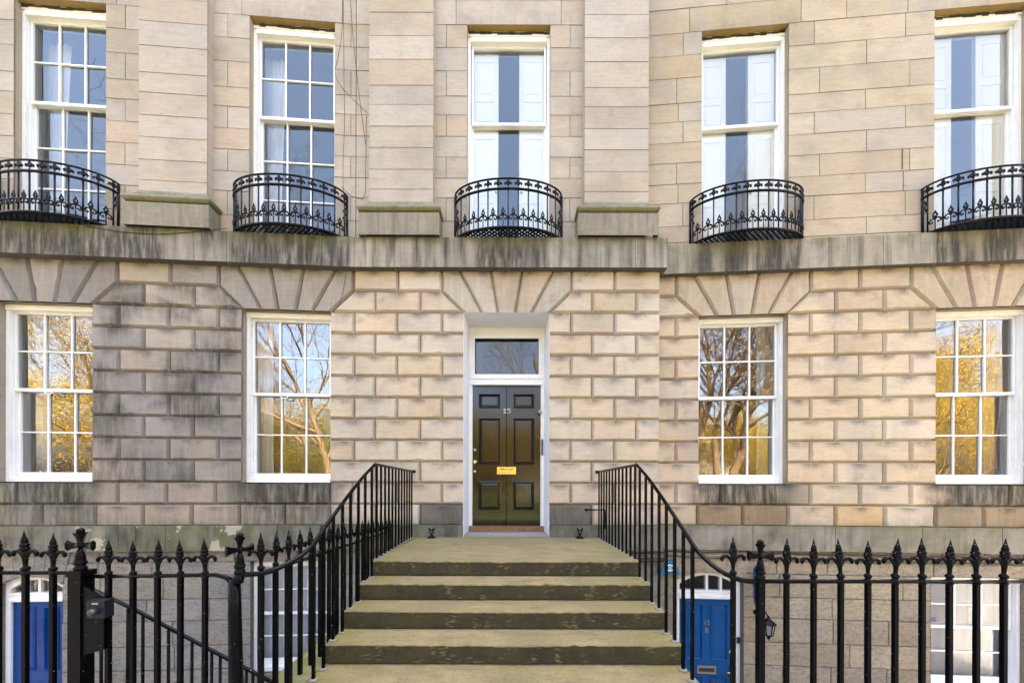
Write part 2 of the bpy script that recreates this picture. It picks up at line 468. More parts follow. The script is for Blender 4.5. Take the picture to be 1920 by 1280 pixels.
    def build(s, name, mat, parent=None, props=None, attrs=True):
        me = bpy.data.meshes.new(name)
        base = Vector((0, 0, 0))
        if parent is not None:
            base = ROOT[parent]
        elif props is not None and 'loc' in props:
            base = Vector(props.pop('loc'))
        me.from_pydata([(v[0] - base.x, v[1] - base.y, v[2] - base.z) for v in s.v], [], s.f)
        if any(s.sm): me.polygons.foreach_set('use_smooth', s.sm)
        if attrs:
            a = me.attributes.new('tone', 'FLOAT_COLOR', 'POINT'); a.data.foreach_set('color', [x for t in s.t for x in (t[0], t[1], t[2], 1)])
            a = me.attributes.new('buv', 'FLOAT_VECTOR', 'POINT'); a.data.foreach_set('vector', [x for t in s.b for x in t])
            a = me.attributes.new('stain', 'FLOAT_COLOR', 'POINT'); a.data.foreach_set('color', [x for t in s.st for x in (t[0], t[1], t[2], 1)])
        me.update()
        for m in (mat if isinstance(mat, list) else [mat]): me.materials.append(m)
        o = bpy.data.objects.new(name, me)
        COL.objects.link(o)
        if parent is not None:
            o.parent = parent; ROOT[o] = ROOT[parent]
        else:
            o.location = base; ROOT[o] = base
        return o

def tag(o, label, cat, group=None):
    o['label'] = label; o['category'] = cat
    if group: o['group'] = group
    return o
def thing(name, loc, label, cat, group=None):
    o = bpy.data.objects.new(name, None)
    o.empty_display_size = 0.2
    COL.objects.link(o)
    o.location = loc; ROOT[o] = Vector(loc)
    return tag(o, label, cat, group)
def structure(o):
    o['kind'] = 'structure'; return o
def copy_to(src, parent, loc, rz=0.0, scale=1.0):
    """a copy (shared mesh) of a part placed at a world point under its thing"""
    c = src.copy(); COL.objects.link(c)
    c.parent = parent
    c.location = Vector(loc) - ROOT[parent]
    c.rotation_euler = (0, 0, rz); c.scale = (scale,) * 3
    ROOT[c] = ROOT[parent]
    return c
def text_mesh(body, size, depth=0.006):
    cu = bpy.data.curves.new('lettering', 'FONT'); cu.body = body; cu.size = size; cu.extrude = depth / 2
    cu.align_x = 'CENTER'; cu.align_y = 'CENTER'
    ob = bpy.data.objects.new('lettering', cu); COL.objects.link(ob)
    dg = bpy.context.evaluated_depsgraph_get()
    me = bpy.data.meshes.new_from_object(ob.evaluated_get(dg))
    bpy.data.objects.remove(ob); bpy.data.curves.remove(cu)
    return me

# ------------------------------------------------------------------ facade paths (plan curves)
def unroll(x, y=HY):
    dx, dy = x - 960, y - HY
    return 960 + dx + dy * ROLL, HY + dy - dx * ROLL
class Pavilion:            # the pilastered house: flat entrance bay, bending toward the street at its left
    B = -2.54; s = 0.0649; c = 0.9979
    def __call__(S, u, n, z):
        if u >= S.B: return (u, 5.8 - n, z + EYE)
        v = u - S.B
        return (S.B + v * S.c + n * S.s, 5.8 + v * S.s - n * S.c, z + EYE)
    def U(S, x, n=0.0):
        k = (x - 960) / F
        X = k * (5.8 - n)
        if X >= S.B: return X
        return S.B + (k * (5.8 - n * S.c) - S.B - n * S.s) / (S.c - k * S.s)
    def ang(S, u): return 0.0 if u >= S.B else atan(S.s / S.c)
class SetBack:             # the plain house to the right
    s = 0.0758; c = 0.9971
    def __call__(S, u, n, z):
        return (2.36 + u * S.c - n * S.s, 5.96 - u * S.s - n * S.c, z + EYE)
    def U(S, x, n=0.0):
        k = (x - 960) / F
        return (k * (5.96 - n * S.c) - 2.36 + n * S.s) / (S.c + k * S.s)
    def ang(S, u): return -atan(S.s / S.c)
PA, PB = Pavilion(), SetBack()

def pt(x, y, D):           # a point of the photograph at a known depth
    x, y = unroll(x, y)
    return ((x - 960) * D / F, D, (HY - y) * D / F + EYE)

ZB = -0.59                                   # top of base course
RZ = [3.50, 3.161, 2.823] + [2.823 - 0.3427 * k for k in range(1, 9)] + [ -0.262, ZB]   # row boundaries, 0..12
ZH, ZS, ZMEET = 2.823, 0.081, 1.52           # head, sill and meeting rail of the ground-floor windows

houseA = thing('townhouse', (-0.1, 5.8, EYE - 3.9), 'sandstone townhouse with giant pilasters around the black front door', 'house')
houseB = thing('townhouse', (5.0, 5.7, EYE - 3.9), 'plainer sandstone townhouse without pilasters set back on the right', 'house')

WARM = [(0.505, 0.414, 0.312), (0.524, 0.434, 0.328), (0.494, 0.399, 0.291), (0.515, 0.404, 0.286), (0.485, 0.409, 0.322), (0.524, 0.44, 0.343)]
GREY = [(.33, .285, .24), (.27, .24, .21), (.36, .305, .25), (.25, .22, .195), (.30, .265, .23), (.38, .325, .265), (.29, .255, .225)]
UP = [(0.426, 0.362, 0.289), (0.416, 0.353, 0.28), (0.435, 0.372, 0.3), (0.407, 0.339, 0.261), (0.397, 0.343, 0.285), (0.416, 0.334, 0.246)]
def pick(l, a=0.05): return srgb_jit(random.choice(l), a)

CH = 0.035
# ------------------------------------------------------------------ ground floor, rusticated
def rusticated(P, name, parent, piers, openings, tonef):
    """piers: list of dicts row -> joint list in u; openings: (u0, u1) list with voussoir heads"""
    mb = MB()
    for row, u0, u1, jl, jr, sl_, sr_ in piers:
        zt, zb = RZ[row], RZ[row + 1]
        if row in (11,): ct, cb = CH * .8, 0.01
        else: ct, cb = CH * 0.55, CH
        t = tonef(row, (u0 + u1) / 2)
        st = stainf(P, row, (u0 + u1) / 2)
        poly = [(u0 - sl_, zb), (u1 + sr_, zb), (u1, zt), (u0, zt)]
        nf = random.uniform(-.003, .003)
        mb.block(P, poly, [cb, 0.0 if jr else CH, ct, 0.0 if jl else CH], nf, 0.045 + nf, t, stain=st)
    for (a, b, tf) in openings:
        w = b - a; c = (a + b) / 2
        A, Bq, C = w * .753, w * .55, w * .185
        a2, b2, c2 = w * .5, w * .29, w * .10
        z0, z1, z2 = RZ[0], RZ[1], RZ[2]
        v = [[(c - a2, z2), (c - b2, z2), (c - Bq, z0), (c - A, z0), (c - A, z1)],
             [(c - b2, z2), (c - c2, z2), (c - C, z0), (c - Bq, z0)],
             [(c - c2, z2), (c + c2, z2), (c + C, z0), (c - C, z0)],
             [(c + c2, z2), (c + b2, z2), (c + Bq, z0), (c + C, z0)],
             [(c + b2, z2), (c + a2, z2), (c + A, z1), (c + A, z0), (c + Bq, z0)]]
        for i, p in enumerate(v):
            k = len(p)
            if i == 0: ins = [0, CH, .012, CH, CH]
            elif i == 4: ins = [0, CH, CH, .012, CH]
            else: ins = [0, CH, .012, CH]
            t = tonef(0, c)
            mb.block(P, p, ins, random.uniform(-.003, .003), 0.048, t, stain=(0.25, 0, 0))
    return mb.build(name, M['rustic'], parent)

XA = lambda u: PA(u, 0, 0)[0] * F / PA(u, 0, 0)[1] + 960
def stainf(P, row, u):
    """soot and moss under the window sills, along the base and over the left pier"""
    def field(u, z):
        a = 0.0; g = 0.0
        if P is PA:
            x = XA(u)
            if row >= 10:
                for w in (LL1, LL2):
                    e = max(w[0] - u, u - w[1])
                    k = sstep(.30, -.12, e)
                    a = max(a, k * (1.0 if row == 10 else .75)); g = max(g, k * .14)
                if x < 640: a = max(a, .22)
                if row == 11: a = max(a, .55 * sstep(-.40, -.59, z)); a = max(a, .5 * sstep(.25, 0, min(abs(x - 868), abs(x - 1030)) / 400))
            elif row >= 1:
                k = sstep(475, 430, x)
                a = k * (.16 + .6 * max(0, min(1, .45 + 2.2 * noise.fractal(Vector((u * 1.5, z * 1.7, 7.7)), 1.0, 2.0, 4))))
                a = max(a, .10 * sstep(.6, 0, abs(z - 3.3)))
        else:
            if row >= 10:
                for w in (LR1, LR2):
                    e = max(w[0] - u, u - w[1])
                    k = sstep(.28, -.10, e)
                    a = max(a, k * (1.0 if row == 10 else .3)); g = max(g, k * .1)
                if row == 11: a = max(a, .35 * sstep(-.45, -.59, z))
            elif row == 0: a = .08
        return (a, g, 0)
    return field

def chain(row, xs, P, jl, jr):
    us = [P.U(x) if not isinstance(x, tuple) else x[0] for x in xs]
    return [(row, us[i], us[i + 1], jl and i == 0, jr and i == len(us) - 2, 0.0, 0.0) for i in range(len(us) - 1)]

LLW = PA.U(620) - PA.U(452)
LL1 = (PA.U(173) - LLW, PA.U(173)); LL2 = (PA.U(452), PA.U(620)); DOOR = (PA.U(868), PA.U(1030))
CORN = 2.36
piers = []
def hd(o): w = o[1] - o[0]; c = (o[0] + o[1]) / 2; return c - .753 * w, c + .753 * w
LFT = -10.2
for row in range(2, 10):
    ev = row % 2 == 0
    # pier left of the first window (mostly out of frame)
    j = LL1[0]; xs = [(j,)]
    step_ = 0.4 if ev else 0.8
    u = j - step_
    while u > LFT: xs.append((u,)); u -= 0.8
    xs.append((LFT,)); xs = xs[::-1]
    piers += chain(row, xs, PA, False, True)
    piers += chain(row, [173, 221, 315, 408, 452] if ev else [173, 268, 361, 452], PA, True, True)
    piers += chain(row, [620, 663, 743, 828, 868] if ev else [620, 702, 787, 868], PA, True, True)
    piers += chain(row, [1030, 1070, 1152, (CORN,)] if ev else [1030, 1110, 1193, (CORN,)], PA, True, True)
h1, h2, h3 = hd(LL1), hd(LL2), hd(DOOR)
for row in (0, 1):
    piers += chain(row, [(LFT,), (h1[0] - .9,), (h1[0],)] if row == 0 else [(LFT,), (h1[0] - .45,), (h1[0],)], PA, False, False)
    piers += chain(row, [(h1[1],), 318, (h2[0],)] if row == 0 else [(h1[1],), 268, 362, (h2[0],)], PA, False, False)
    piers += chain(row, [(h2[1],), 745, (h3[0],)] if row == 0 else [(h2[1],), 702, 787, (h3[0],)], PA, False, False)
    piers += chain(row, [(h3[1],), 1152, (CORN,)] if row == 0 else [(h3[1],), 1110, 1193, (CORN,)], PA, False, True)
def slant(pl, P, ops):
    out = []
    for p in pl:
        r, u0, u1, jl, jr, a, b = p
        if r == 1:
            for o in ops:
                hl, hr = hd(o)
                if abs(u0 - hr) < 1e-4: a = hr - o[1]
                if abs(u1 - hl) < 1e-4: b = o[0] - hl
        out.append((r, u0, u1, jl, jr, a, b))
    return out
piers = slant(piers, PA, [LL1, LL2, DOOR])
piers += chain(10, [(LFT,), -154, -60, 30, 125, 220, 311, 403, 490, 575, 618, 660, 743, 828, 868], PA, False, True)
piers += chain(11, [(LFT,), -110, -14, 78, 178, 267, 359, 448, 533, 618, 702, 787, 868], PA, False, True)
piers += chain(10, [1030, 1070, 1152, (CORN,)], PA, True, True) + chain(11, [1030, 1110, 1193, (CORN,)], PA, True, True)
def toneA(row, u):
    x = XA(u)
    if row >= 10:
        under = (x < 200) or (440 < x < 622)
        if row == 10 and under: return pick([(.30, .265, .205), (.27, .24, .185), (.33, .285, .22)])
        if row == 11 and x < 178: return pick([(.28, .245, .195), (.26, .23, .18)])
        if row == 11 and 448 < x < 620: return pick([(.36, .30, .235), (.33, .28, .22)])
        if row == 11 and (787 < x < 1110): return pick([(.19, .165, .135)])
        if x < 450: return pick([(.38, .31, .24), (.35, .29, .23)])
        return pick(WARM)
    if x < 455:
        if row == 0 and 220 < x < 320: return pick([(.36, .30, .23)])
        return pick(GREY, .09)
    if x < 622: return pick([(.36, .31, .25), (.33, .29, .24)]) if row == 0 else pick(WARM)
    return pick(WARM)
rusticated(PA, 'ground_floor_wall', houseA, piers, [LL1 + (0,), LL2 + (0,), DOOR + (0,)], toneA)

LR1 = (PB.U(1309), PB.U(1477)); LR2 = (PB.U(1754), PB.U(1754) + LR1[1] - LR1[0]); RGT = 8.2
pb = []
for row in range(2, 10):
    ev = row % 2 == 0
    pb += chain(row, [(0.0,), 1267, 1309] if ev else [(0.0,), 1309], PB, False, True)
    pb += chain(row, [1477, 1520, 1613, 1708, 1754] if ev else [1477, 1567, 1658, 1754], PB, True, True)
    xs = [(LR2[1],), (LR2[1] + (.4 if ev else .8),), (LR2[1] + 1.2,), (RGT,)]
    pb += chain(row, xs, PB, True, False)
g1, g2 = hd(LR1), hd(LR2)
for row in (0, 1):
    pb += chain(row, [(0.0,), (g1[0],)], PB, False, False)
    pb += chain(row, [(g1[1],), 1612, (g2[0],)] if row == 0 else [(g1[1],), 1567, 1658, (g2[0],)], PB, False, False)
    pb += chain(row, [(g2[1],), (RGT,)], PB, False, False)
pb = slant(pb, PB, [LR1, LR2])
pb += chain(10, [(0.0,), 1267, 1351, 1435, 1520, 1613, 1708, 1800, 1895, 1990, (RGT,)], PB, False, False)
pb += chain(11, [(0.0,), 1308, 1393, 1478, 1567, 1660, 1755, 1845, 1940, (RGT,)], PB, False, False)
XB = lambda u: PB(u, 0, 0)[0] * F / PB(u, 0, 0)[1] + 960
TAN = [(0.53, 0.416, 0.285), (0.54, 0.431, 0.305), (0.52, 0.411, 0.29), (0.54, 0.443, 0.327), (0.51, 0.396, 0.275)]
def toneB(row, u):
    x = XB(u)
    if row == 10 and (1310 < x < 1500 or x > 1754): return pick([(.34, .28, .20), (.38, .31, .22)])
    if row == 11 and 1308 < x < 1480: return pick([(.33, .235, .135)])
    if row == 11 and x > 1754: return pick([(.34, .25, .15)])
    if row == 11 and 1567 < x < 1660: return (.52, .36, .19)
    return pick(TAN)
rusticated(PB, 'ground_floor_wall', houseB, pb, [LR1 + (0,), LR2 + (0,)], toneB)

# ------------------------------------------------------------------ dressings: returns, reveals, backs
def reveal(P, a, b, z0, z1, n0, n1, tone, mat, parent, name='window_reveal', sill=True, head_tone=None):
    mb = MB()
    q = lambda pts, t=tone, **k: mb.add([P(*p) for p in pts], [(0, 1, 2, 3)], tone=t, **k)
    q([(a, n1, z0), (a, n0, z0), (a, n0, z1), (a, n1, z1)])
    q([(b, n0, z0), (b, n1, z0), (b, n1, z1), (b, n0, z1)])
    q([(a, n0, z1), (b, n0, z1), (b, n1, z1), (a, n1, z1)], head_tone or tone)
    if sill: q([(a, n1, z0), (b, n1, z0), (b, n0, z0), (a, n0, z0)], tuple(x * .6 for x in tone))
    return mb.build(name, mat, parent)

# ------------------------------------------------------------------ upper floor, ashlar
UZ = [9.0, 8.62, 8.26, 7.90, 7.50, 7.13, 6.755, 6.345, 6.04, 5.695, 5.36, 5.015, 4.70, 4.32, 4.05, 3.80]
UHEAD = 7.47; UHEADB = 7.53; UMEET = 6.05
NUA, NUB = -0.05, -0.02
U2W = PA.U(626, NUA) - PA.U(466, NUA)
UL1 = (PA.U(197, NUA) - U2W, PA.U(197, NUA)); UL2 = (PA.U(466, NUA), PA.U(626, NUA)); UC = (PA.U(874, NUA), PA.U(1030, NUA))
UR1 = (PB.U(1314, NUB), PB.U(1477, NUB)); UR2 = (PB.U(1750, NUB), PB.U(1750, NUB) + UR1[1] - UR1[0])
PIL = [(258, 387), (690, 811), (1094, 1215)]
NP = 0.08
PILU = [(PA.U(a, NP), PA.U(b, NP)) for a, b in PIL]
MORT = (.27, .23, .185)
def ashlar(P, name, parent, n, wins, head, u0, u1, splits, stops, tonef):
    """courses of dressed stone between stops (pilasters) and window openings"""
    mb = MB()
    for r in range(len(UZ) - 1):
        zt, zb = UZ[r], UZ[r + 1]
        cells = []
        if zt <= head + 0.2:
            edges = [u0]
            for a, b in wins: edges += [a, b]
            edges.append(u1)
            cells = [(edges[i], edges[i + 1]) for i in range(0, len(edges), 2)]
        else:
            cells = [(u0, u1)]
        zt2 = min(zt, head) if zt <= head + 0.2 and zt > head else zt
        for a, b in cells:
            js = [a]
            cand = sorted(splits(r))
            js += [c for c in cand if a + .12 < c < b - .12] + [b]
            for i in range(len(js) - 1):
                t = tonef(r, (js[i] + js[i + 1]) / 2)
                jl = any(abs(js[i] - w[1]) < 1e-4 for w in wins) and zt <= head + 0.2
                jr = any(abs(js[i + 1] - w[0]) < 1e-4 for w in wins) and zt <= head + 0.2
                nf = n + random.uniform(-.003, .003)
                g = 0.0048
                mid = (js[i] + js[i + 1]) / 2
                over = zb > head - .1 and zb < head + .3 and any(w[0] - .2 < mid < w[1] + .2 for w in wins)
                mb.block(P, [(js[i], zb), (js[i + 1], zb), (js[i + 1], zt), (js[i], zt)], [g, 0 if jr else g, g, 0 if jl else g], nf, 0.02, t, edge=MORT, stain=(lambda u_, z_, zb=zb: (.24 * sstep(zb + .3, zb, z_), 0, 0)) if over else None)
    # plain wall above the picture, up to the eaves
    for a, b in ((u0, min(u1, PA.B)), (PA.B, u1)) if P is PA else ((u0, u1),):
        mb.add([P(a, n, UZ[0]), P(b, n, UZ[0]), P(b, n, 9.6), P(a, n, 9.6)], [(0, 1, 2, 3)], tone=UP[0])
    return mb.build(name, M['ashlar'], parent)
def splA(r):
    o = []
    alt = r % 2 == 0
    if alt: o += [PA.U(x, NUA) for x in (233, 425, 656, 835, 1067)] + [PA.U(-80, NUA)]
    else: o += [PA.U(x, NUA) for x in (-30,)]
    if UZ[r] > UHEAD + .2: o += [PA.U(x, NUA) for x in ((216, 451, 640, 853, 1050) if r % 2 else (330, 545, 750, 960))]
    return o + [PA.B]
def splB(r):
    k = r % 4
    xs = {0: (1279, 1525, 1696), 1: (1623,), 2: (1267, 1535, 1704), 3: (1621, 1270)}[k]
    if UZ[r] > UHEADB + .2: xs = (1291, 1500, 1585, 1700, 1850) if r % 2 else (1360, 1560, 1760)
    return [PB.U(x, NUB) for x in xs]
ashlar(PA, 'upper_wall', houseA, NUA, [UL1, UL2, UC], UHEAD, LFT, PILU[2][1], splA, None, lambda r, u: pick(UP, .05))
TANU = [(0.43, 0.349, 0.246), (0.44, 0.368, 0.275), (0.421, 0.339, 0.241), (0.411, 0.354, 0.29), (0.43, 0.335, 0.217), (0.44, 0.362, 0.261)]
ashlar(PB, 'upper_wall', houseB, NUB, [UR1, UR2], UHEADB, -0.22, RGT, splB, None, lambda r, u: pick(TANU, .05))

q_ = MB(); uu = PB.U(1690, NUB)
q_.prism(PB, uu - .006, uu + .006, NUB - .01, NUB + .0055, 5.04, 5.36, tone=(.06, .05, .045)); q_.prism(PB, uu + .012, uu + .02, NUB - .01, NUB + .0055, 4.70, 5.01, tone=(.12, .1, .085))
q_.build('open_joint', M['ashlar'], houseB)

# head pieces: fill between the course line and the window heads
for P, n, ws, head, par in ((PA, NUA, (UL1, UL2, UC), UHEAD, houseA), (PB, NUB, (UR1, UR2), UHEADB, houseB)):
    zc = min(z for z in UZ if z > head - .06)
    for a, b in ws:
        zc2 = [z for z in UZ if z <= head + .2][0]
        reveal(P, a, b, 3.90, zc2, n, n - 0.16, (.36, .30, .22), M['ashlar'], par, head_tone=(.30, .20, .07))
UTOP = [z for z in UZ if z <= UHEAD + .2][0]

for i, (a, b) in enumerate(PILU):
    mb = MB()
    for r in range(len(UZ) - 2):
        zt, zb = UZ[r] + .03 * (i % 2), UZ[r + 1] + .03 * (i % 2)
        zb = max(zb, 4.52)
        if zt - zb < .05: continue
        g = .0048
        mb.block(PA, [(a, zb), (b, zb), (b, zt), (a, zt)], [g, 0.004, g, 0.004], NP + random.uniform(-.002, .002), 0.02, pick(UP, .05), edge=MORT)
        for u in (a, b):
            p = [PA(u, NUA, zb), PA(u, NP - .019, zb), PA(u, NP - .019, zt), PA(u, NUA, zt)]
            mb.add(p if u == b else p[::-1], [(0, 1, 2, 3)], tone=pick(UP))
    mb.add([PA(a, NP, 9.0), PA(b, NP, 9.0), PA(b, NP, 9.6), PA(a, NP, 9.6)], [(0, 1, 2, 3)], tone=UP[0])
    for u in (a, b):
        mb.add([PA(u, NUA, 9.0), PA(u, NP, 9.0), PA(u, NP, 9.6), PA(u, NUA, 9.6)], [(0, 1, 2, 3)], tone=UP[0])
    pil = mb.build('pilaster', M['ashlar'], houseA)
    # moulded base: plinth block, torus, fillets
    mb = MB()
    o = 0.115
    def ring(prof, tones):
        # stack of rectangular rings following a moulding profile (offset, z)
        for (o0, z0), (o1, z1), t in zip(prof[:-1], prof[1:], tones):
            lo = [(a - o0, NUA), (a - o0, NP + o0), (b + o0, NP + o0), (b + o0, NUA)]
            hi = [(a - o1, NUA), (a - o1, NP + o1), (b + o1, NP + o1), (b + o1, NUA)]
            for k in range(3):
                mb.add([PA(*lo[k], z0), PA(*lo[k + 1], z0), PA(*hi[k + 1], z1), PA(*hi[k], z1)], [(0, 1, 2, 3)], tone=t[0], stain=t[1])
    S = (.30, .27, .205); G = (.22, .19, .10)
    pr = [(o, 3.93), (o, 4.270), (o - .004, 4.277)]
    tn = [((.34, .295, .23), (0.35, 0.2, 0)), (S, (0, .3, 0))]
    pr += [(.070, 4.279), (.070, 4.298)]
    tn += [((.05, .045, .03), (.5, 0, 0))] * 2  # near-black tone paints the shade in the undercut below the torus
    for k in range(9):
        w = -pi / 2 + pi * k / 8
        pr.append((o - .030 + .052 * cos(w), 4.350 + .052 * sin(w)))
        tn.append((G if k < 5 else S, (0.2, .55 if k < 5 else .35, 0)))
    pr += [(.06, 4.404), (.06, 4.432), (.045, 4.434), (.045, 4.462), (.022, 4.466), (.004, 4.53)]
    tn += [(S, (0, .5, 0))] * 6
    ring(pr, tn)
    mb.build('pilaster_base', M['plinth'], pil)

# ------------------------------------------------------------------ belt (sill) course with its stains
def band(P, name, parent, u0, u1, z0, z1, n, nback, joints, tonef, stainf_, mat, ret_end=None, du=0.05, nz=7):
    mb = MB()
    jj = [u0] + [j for j in joints if u0 + .05 < j < u1 - .05] + [u1]
    for a, b in zip(jj[:-1], jj[1:]):
        t = tonef((a + b) / 2)
        m = max(1, int((b - a) / du))
        a2, b2 = a + .0035, b - .0035
        vs_ = []; st = []; tn = []
        for i in range(m + 1):
            u = a2 + (b2 - a2) * i / m
            for k in range(nz + 1):
                z = z0 + (z1 - z0) * k / nz
                vs_.append(P(u, n, z)); st.append(stainf_(u, k / nz)); tn.append(t)
        fs = [(i * (nz + 1) + k, (i + 1) * (nz + 1) + k, (i + 1) * (nz + 1) + k + 1, i * (nz + 1) + k + 1) for i in range(m) for k in range(nz)]
        mb.add(vs_, fs, tone=tn, stain=st)
        mb.add([P(a2, nback, z1), P(a2, n, z1), P(b2, n, z1), P(b2, nback, z1)], [(0, 1, 2, 3)], tone=t, stain=(0.2, 0.9, 0))
        mb.add([P(a2, nback, z0), P(b2, nback, z0), P(b2, n, z0), P(a2, n, z0)], [(0, 1, 2, 3)], tone=(.09, .08, .065))  # underside toned dark: the shadow beneath the course is put into the colour
        for u in (a2, b2):
            mb.add([P(u, n, z0), P(u, n - .03, z0), P(u, n - .03, z1), P(u, n, z1)], [(0, 1, 2, 3)], tone=(.05, .045, .04))
        # dark bottom of the joint
        mb.add([P(b - .004, n - .02, z0), P(b + .004, n - .02, z0), P(b + .004, n - .02, z1), P(b - .004, n - .02, z1)], [(0, 1, 2, 3)], tone=(.03, .03, .03))
    if ret_end is not None:
        mb.add([P(ret_end, n, z0), P(ret_end, nback, z0), P(ret_end, nback, z1), P(ret_end, n, z1)], [(0, 1, 2, 3)], tone=(.16, .14, .11), stain=(.3, .3, 0))
    return mb.build(name, mat, parent)
BZ0, BZ1, BN = 3.475, 3.945, 0.12
cA = [(o[0] + o[1]) / 2 for o in (UL1, UL2, UC)]
cB = [(o[0] + o[1]) / 2 for o in (UR1, UR2)]
def stA(u, k):
    nz = noise.fractal(Vector((u * 6, 0.3, k * .35)), 1.0, 2.0, 4)
    blk = 0.0
    for c, w, g in zip(cA, (1.75, 0.92, 0.55), (1.05, 1.0, .62)):
        blk = max(blk, g * (1 - sstep(w * .75, w * 1.1, abs(u - c))))
    d_ = blk * (1.35 + 1.3 * nz) * (0.55 + .7 * sstep(1.0, .35, k))
    d_ = max(d_, 0.30 + .9 * noise.fractal(Vector((u * 9, 5.1, k * .3)), 1.0, 2.0, 3) + .15 * k)
    mo = sstep(.5, 1.0, k) * (.42 + 1.2 * noise.fractal(Vector((u * 2.2, 8.0, k)), 1.0, 2.0, 3)) + .25 * blk * sstep(.5, 1, k)
    return (max(0, min(.97, d_)), max(0, min(.95, mo)), 0)
def stB(u, k):
    nz = noise.fractal(Vector((u * 6, 2.3, k * .35)), 1.0, 2.0, 4)
    blk = 0.0
    for c, w, g in zip(cB, (1.0, 1.0), (.85, 1.0)):
        blk = max(blk, g * (1 - sstep(w * .7, w * 1.1, abs(u - c))))
    d_ = blk * (.95 + 1.6 * nz) * (.6 + .5 * sstep(1.0, .4, k))
    d_ = max(d_, .12 + .6 * noise.fractal(Vector((u * 9, 9.1, k * .3)), 1.0, 2.0, 3))
    mo = sstep(.3, 1.0, k) * (.25 + 1.0 * noise.fractal(Vector((u * 2.2, 3.0, k)), 1.0, 2.0, 3))
    return (max(0, min(.95, d_)), max(0, min(.8, mo)), 0)
band(PA, 'belt_course', houseA, LFT, 2.44, BZ0, BZ1, BN, NUA - .02, [PA.U(x, BN) for x in (-60, 145, 285, 423, 663, 738, 953, 1190)], lambda u: pick([(.335, .295, .24), (.31, .275, .225), (.36, .315, .255)]), stA, M['belt'], ret_end=2.44)
band(PB, 'belt_course', houseB, -0.05, RGT, BZ0, BZ1, BN - .02, NUB - .02, [PB.U(x, BN) for x in (1401, 1555, 1658, 1760, 1870)], lambda u: pick([(.335, .29, .23), (.36, .31, .25), (.31, .27, .21)]), stB, M['belt'])

# base course
def stBase(u, k):
    nz = noise.fractal(Vector((u * 5, 1.3, k)), 1.0, 2.0, 4)
    mo = .12 + .7 * noise.fractal(Vector((u * .9, 4.4, k * .4)), 1.0, 2.0, 3) + .35 * sstep(.75, 1, k)
    x = XA(u)
    fl = 1.0 if 150 < x < 460 else 0.0
    return (max(0, min(.85, .38 + .8 * nz)), max(0, min(.85, mo)), fl)
def stBaseB(u, k):
    nz = noise.fractal(Vector((u * 5, 6.3, k)), 1.0, 2.0, 4)
    return (max(0, min(.7, .12 + .7 * nz)), max(0, min(.8, .15 + .6 * sstep(.8, 1, k) + .5 * noise.fractal(Vector((u, 2, k)), 1, 2, 3))), 0)
ZBB = -0.985
band(PA, 'base_course', houseA, LFT, PA.U(868) , ZBB, ZB, 0.05, -0.06, [PA.U(x, .05) for x in (60, 160, 255, 310, 520, 700)], lambda u: pick([(.20, .19, .145), (.22, .20, .155), (.19, .185, .14)]), stBase, M['base'])
band(PA, 'base_course', houseA, PA.U(1030), 2.40, ZBB, ZB, 0.05, -0.06, [PA.U(x, .05) for x in (1180,)], lambda u: pick([(.20, .19, .15)]), stBase, M['base'], ret_end=2.40)
band(PB, 'base_course', houseB, -.03, RGT, ZBB, ZB, 0.05, -0.06, [PB.U(x, .05) for x in (1412, 1567, 1730, 1880)], lambda u: pick([(.25, .225, .175), (.27, .24, .19)]), stBaseB, M['base'])

# ------------------------------------------------------------------ basement wall
NB = -0.03
BDL = (PA.U(-6, NB), PA.U(118, NB)); BWL = (PA.U(470, NB), PA.U(626, NB))
BDR = (PB.U(1270, NB), PB.U(1395, NB)); BWR = (PB.U(1746, NB), PB.U(1746, NB) + 1.36)
BROW = [ZBB, -1.17, -1.375, -1.75, -2.09, -2.48, -2.85, -3.22, -3.6, -3.95]
def basement(P, parent, u0, u1, ops, tones, seed):
    rnd = random.Random(seed)
    mb = MB()
    for r in range(len(BROW) - 1):
        zt, zb = BROW[r], BROW[r + 1]
        cut = [(a, b) for a, b, head in ops if zb < head - .05]
        edges = [u0]
        for a, b in cut: edges += [a, b]
        edges.append(u1)
        for a, b in [(edges[i], edges[i + 1]) for i in range(0, len(edges), 2)]:
            u = a
            while u < b - .01:
                w = rnd.uniform(.5, 1.05)
                e = u + w
                if b - e < .3: e = b
                g = .010
                jl = any(abs(u - o[1]) < 1e-4 for o in cut); jr = any(abs(e - o[0]) < 1e-4 for o in cut)
                nf = NB + rnd.uniform(-.006, .006)
                mb.block(P, [(u, zb), (e, zb), (e, zt), (u, zt)], [g, 0 if jr else g, g, 0 if jl else g], nf, .018, pick(tones, .1), edge=(.36, .32, .27))
                u = e
    return mb.build('basement_wall', M['rubble'], parent)
BT = [(0.365, 0.331, 0.283), (0.405, 0.366, 0.306), (0.337, 0.316, 0.276), (0.445, 0.387, 0.306), (0.378, 0.351, 0.313)]
BTB = [(0.528, 0.436, 0.302), (0.501, 0.416, 0.295), (0.554, 0.448, 0.302), (0.528, 0.429, 0.284), (0.475, 0.397, 0.284)]
basement(PA, houseA, LFT, CORN, [BDL + (-1.375,), BWL + (-1.17,)], BT, 4)
basement(PB, houseB, 0.0, RGT, [BDR + (-1.375,), BWR + (-1.375,)], BTB, 8)

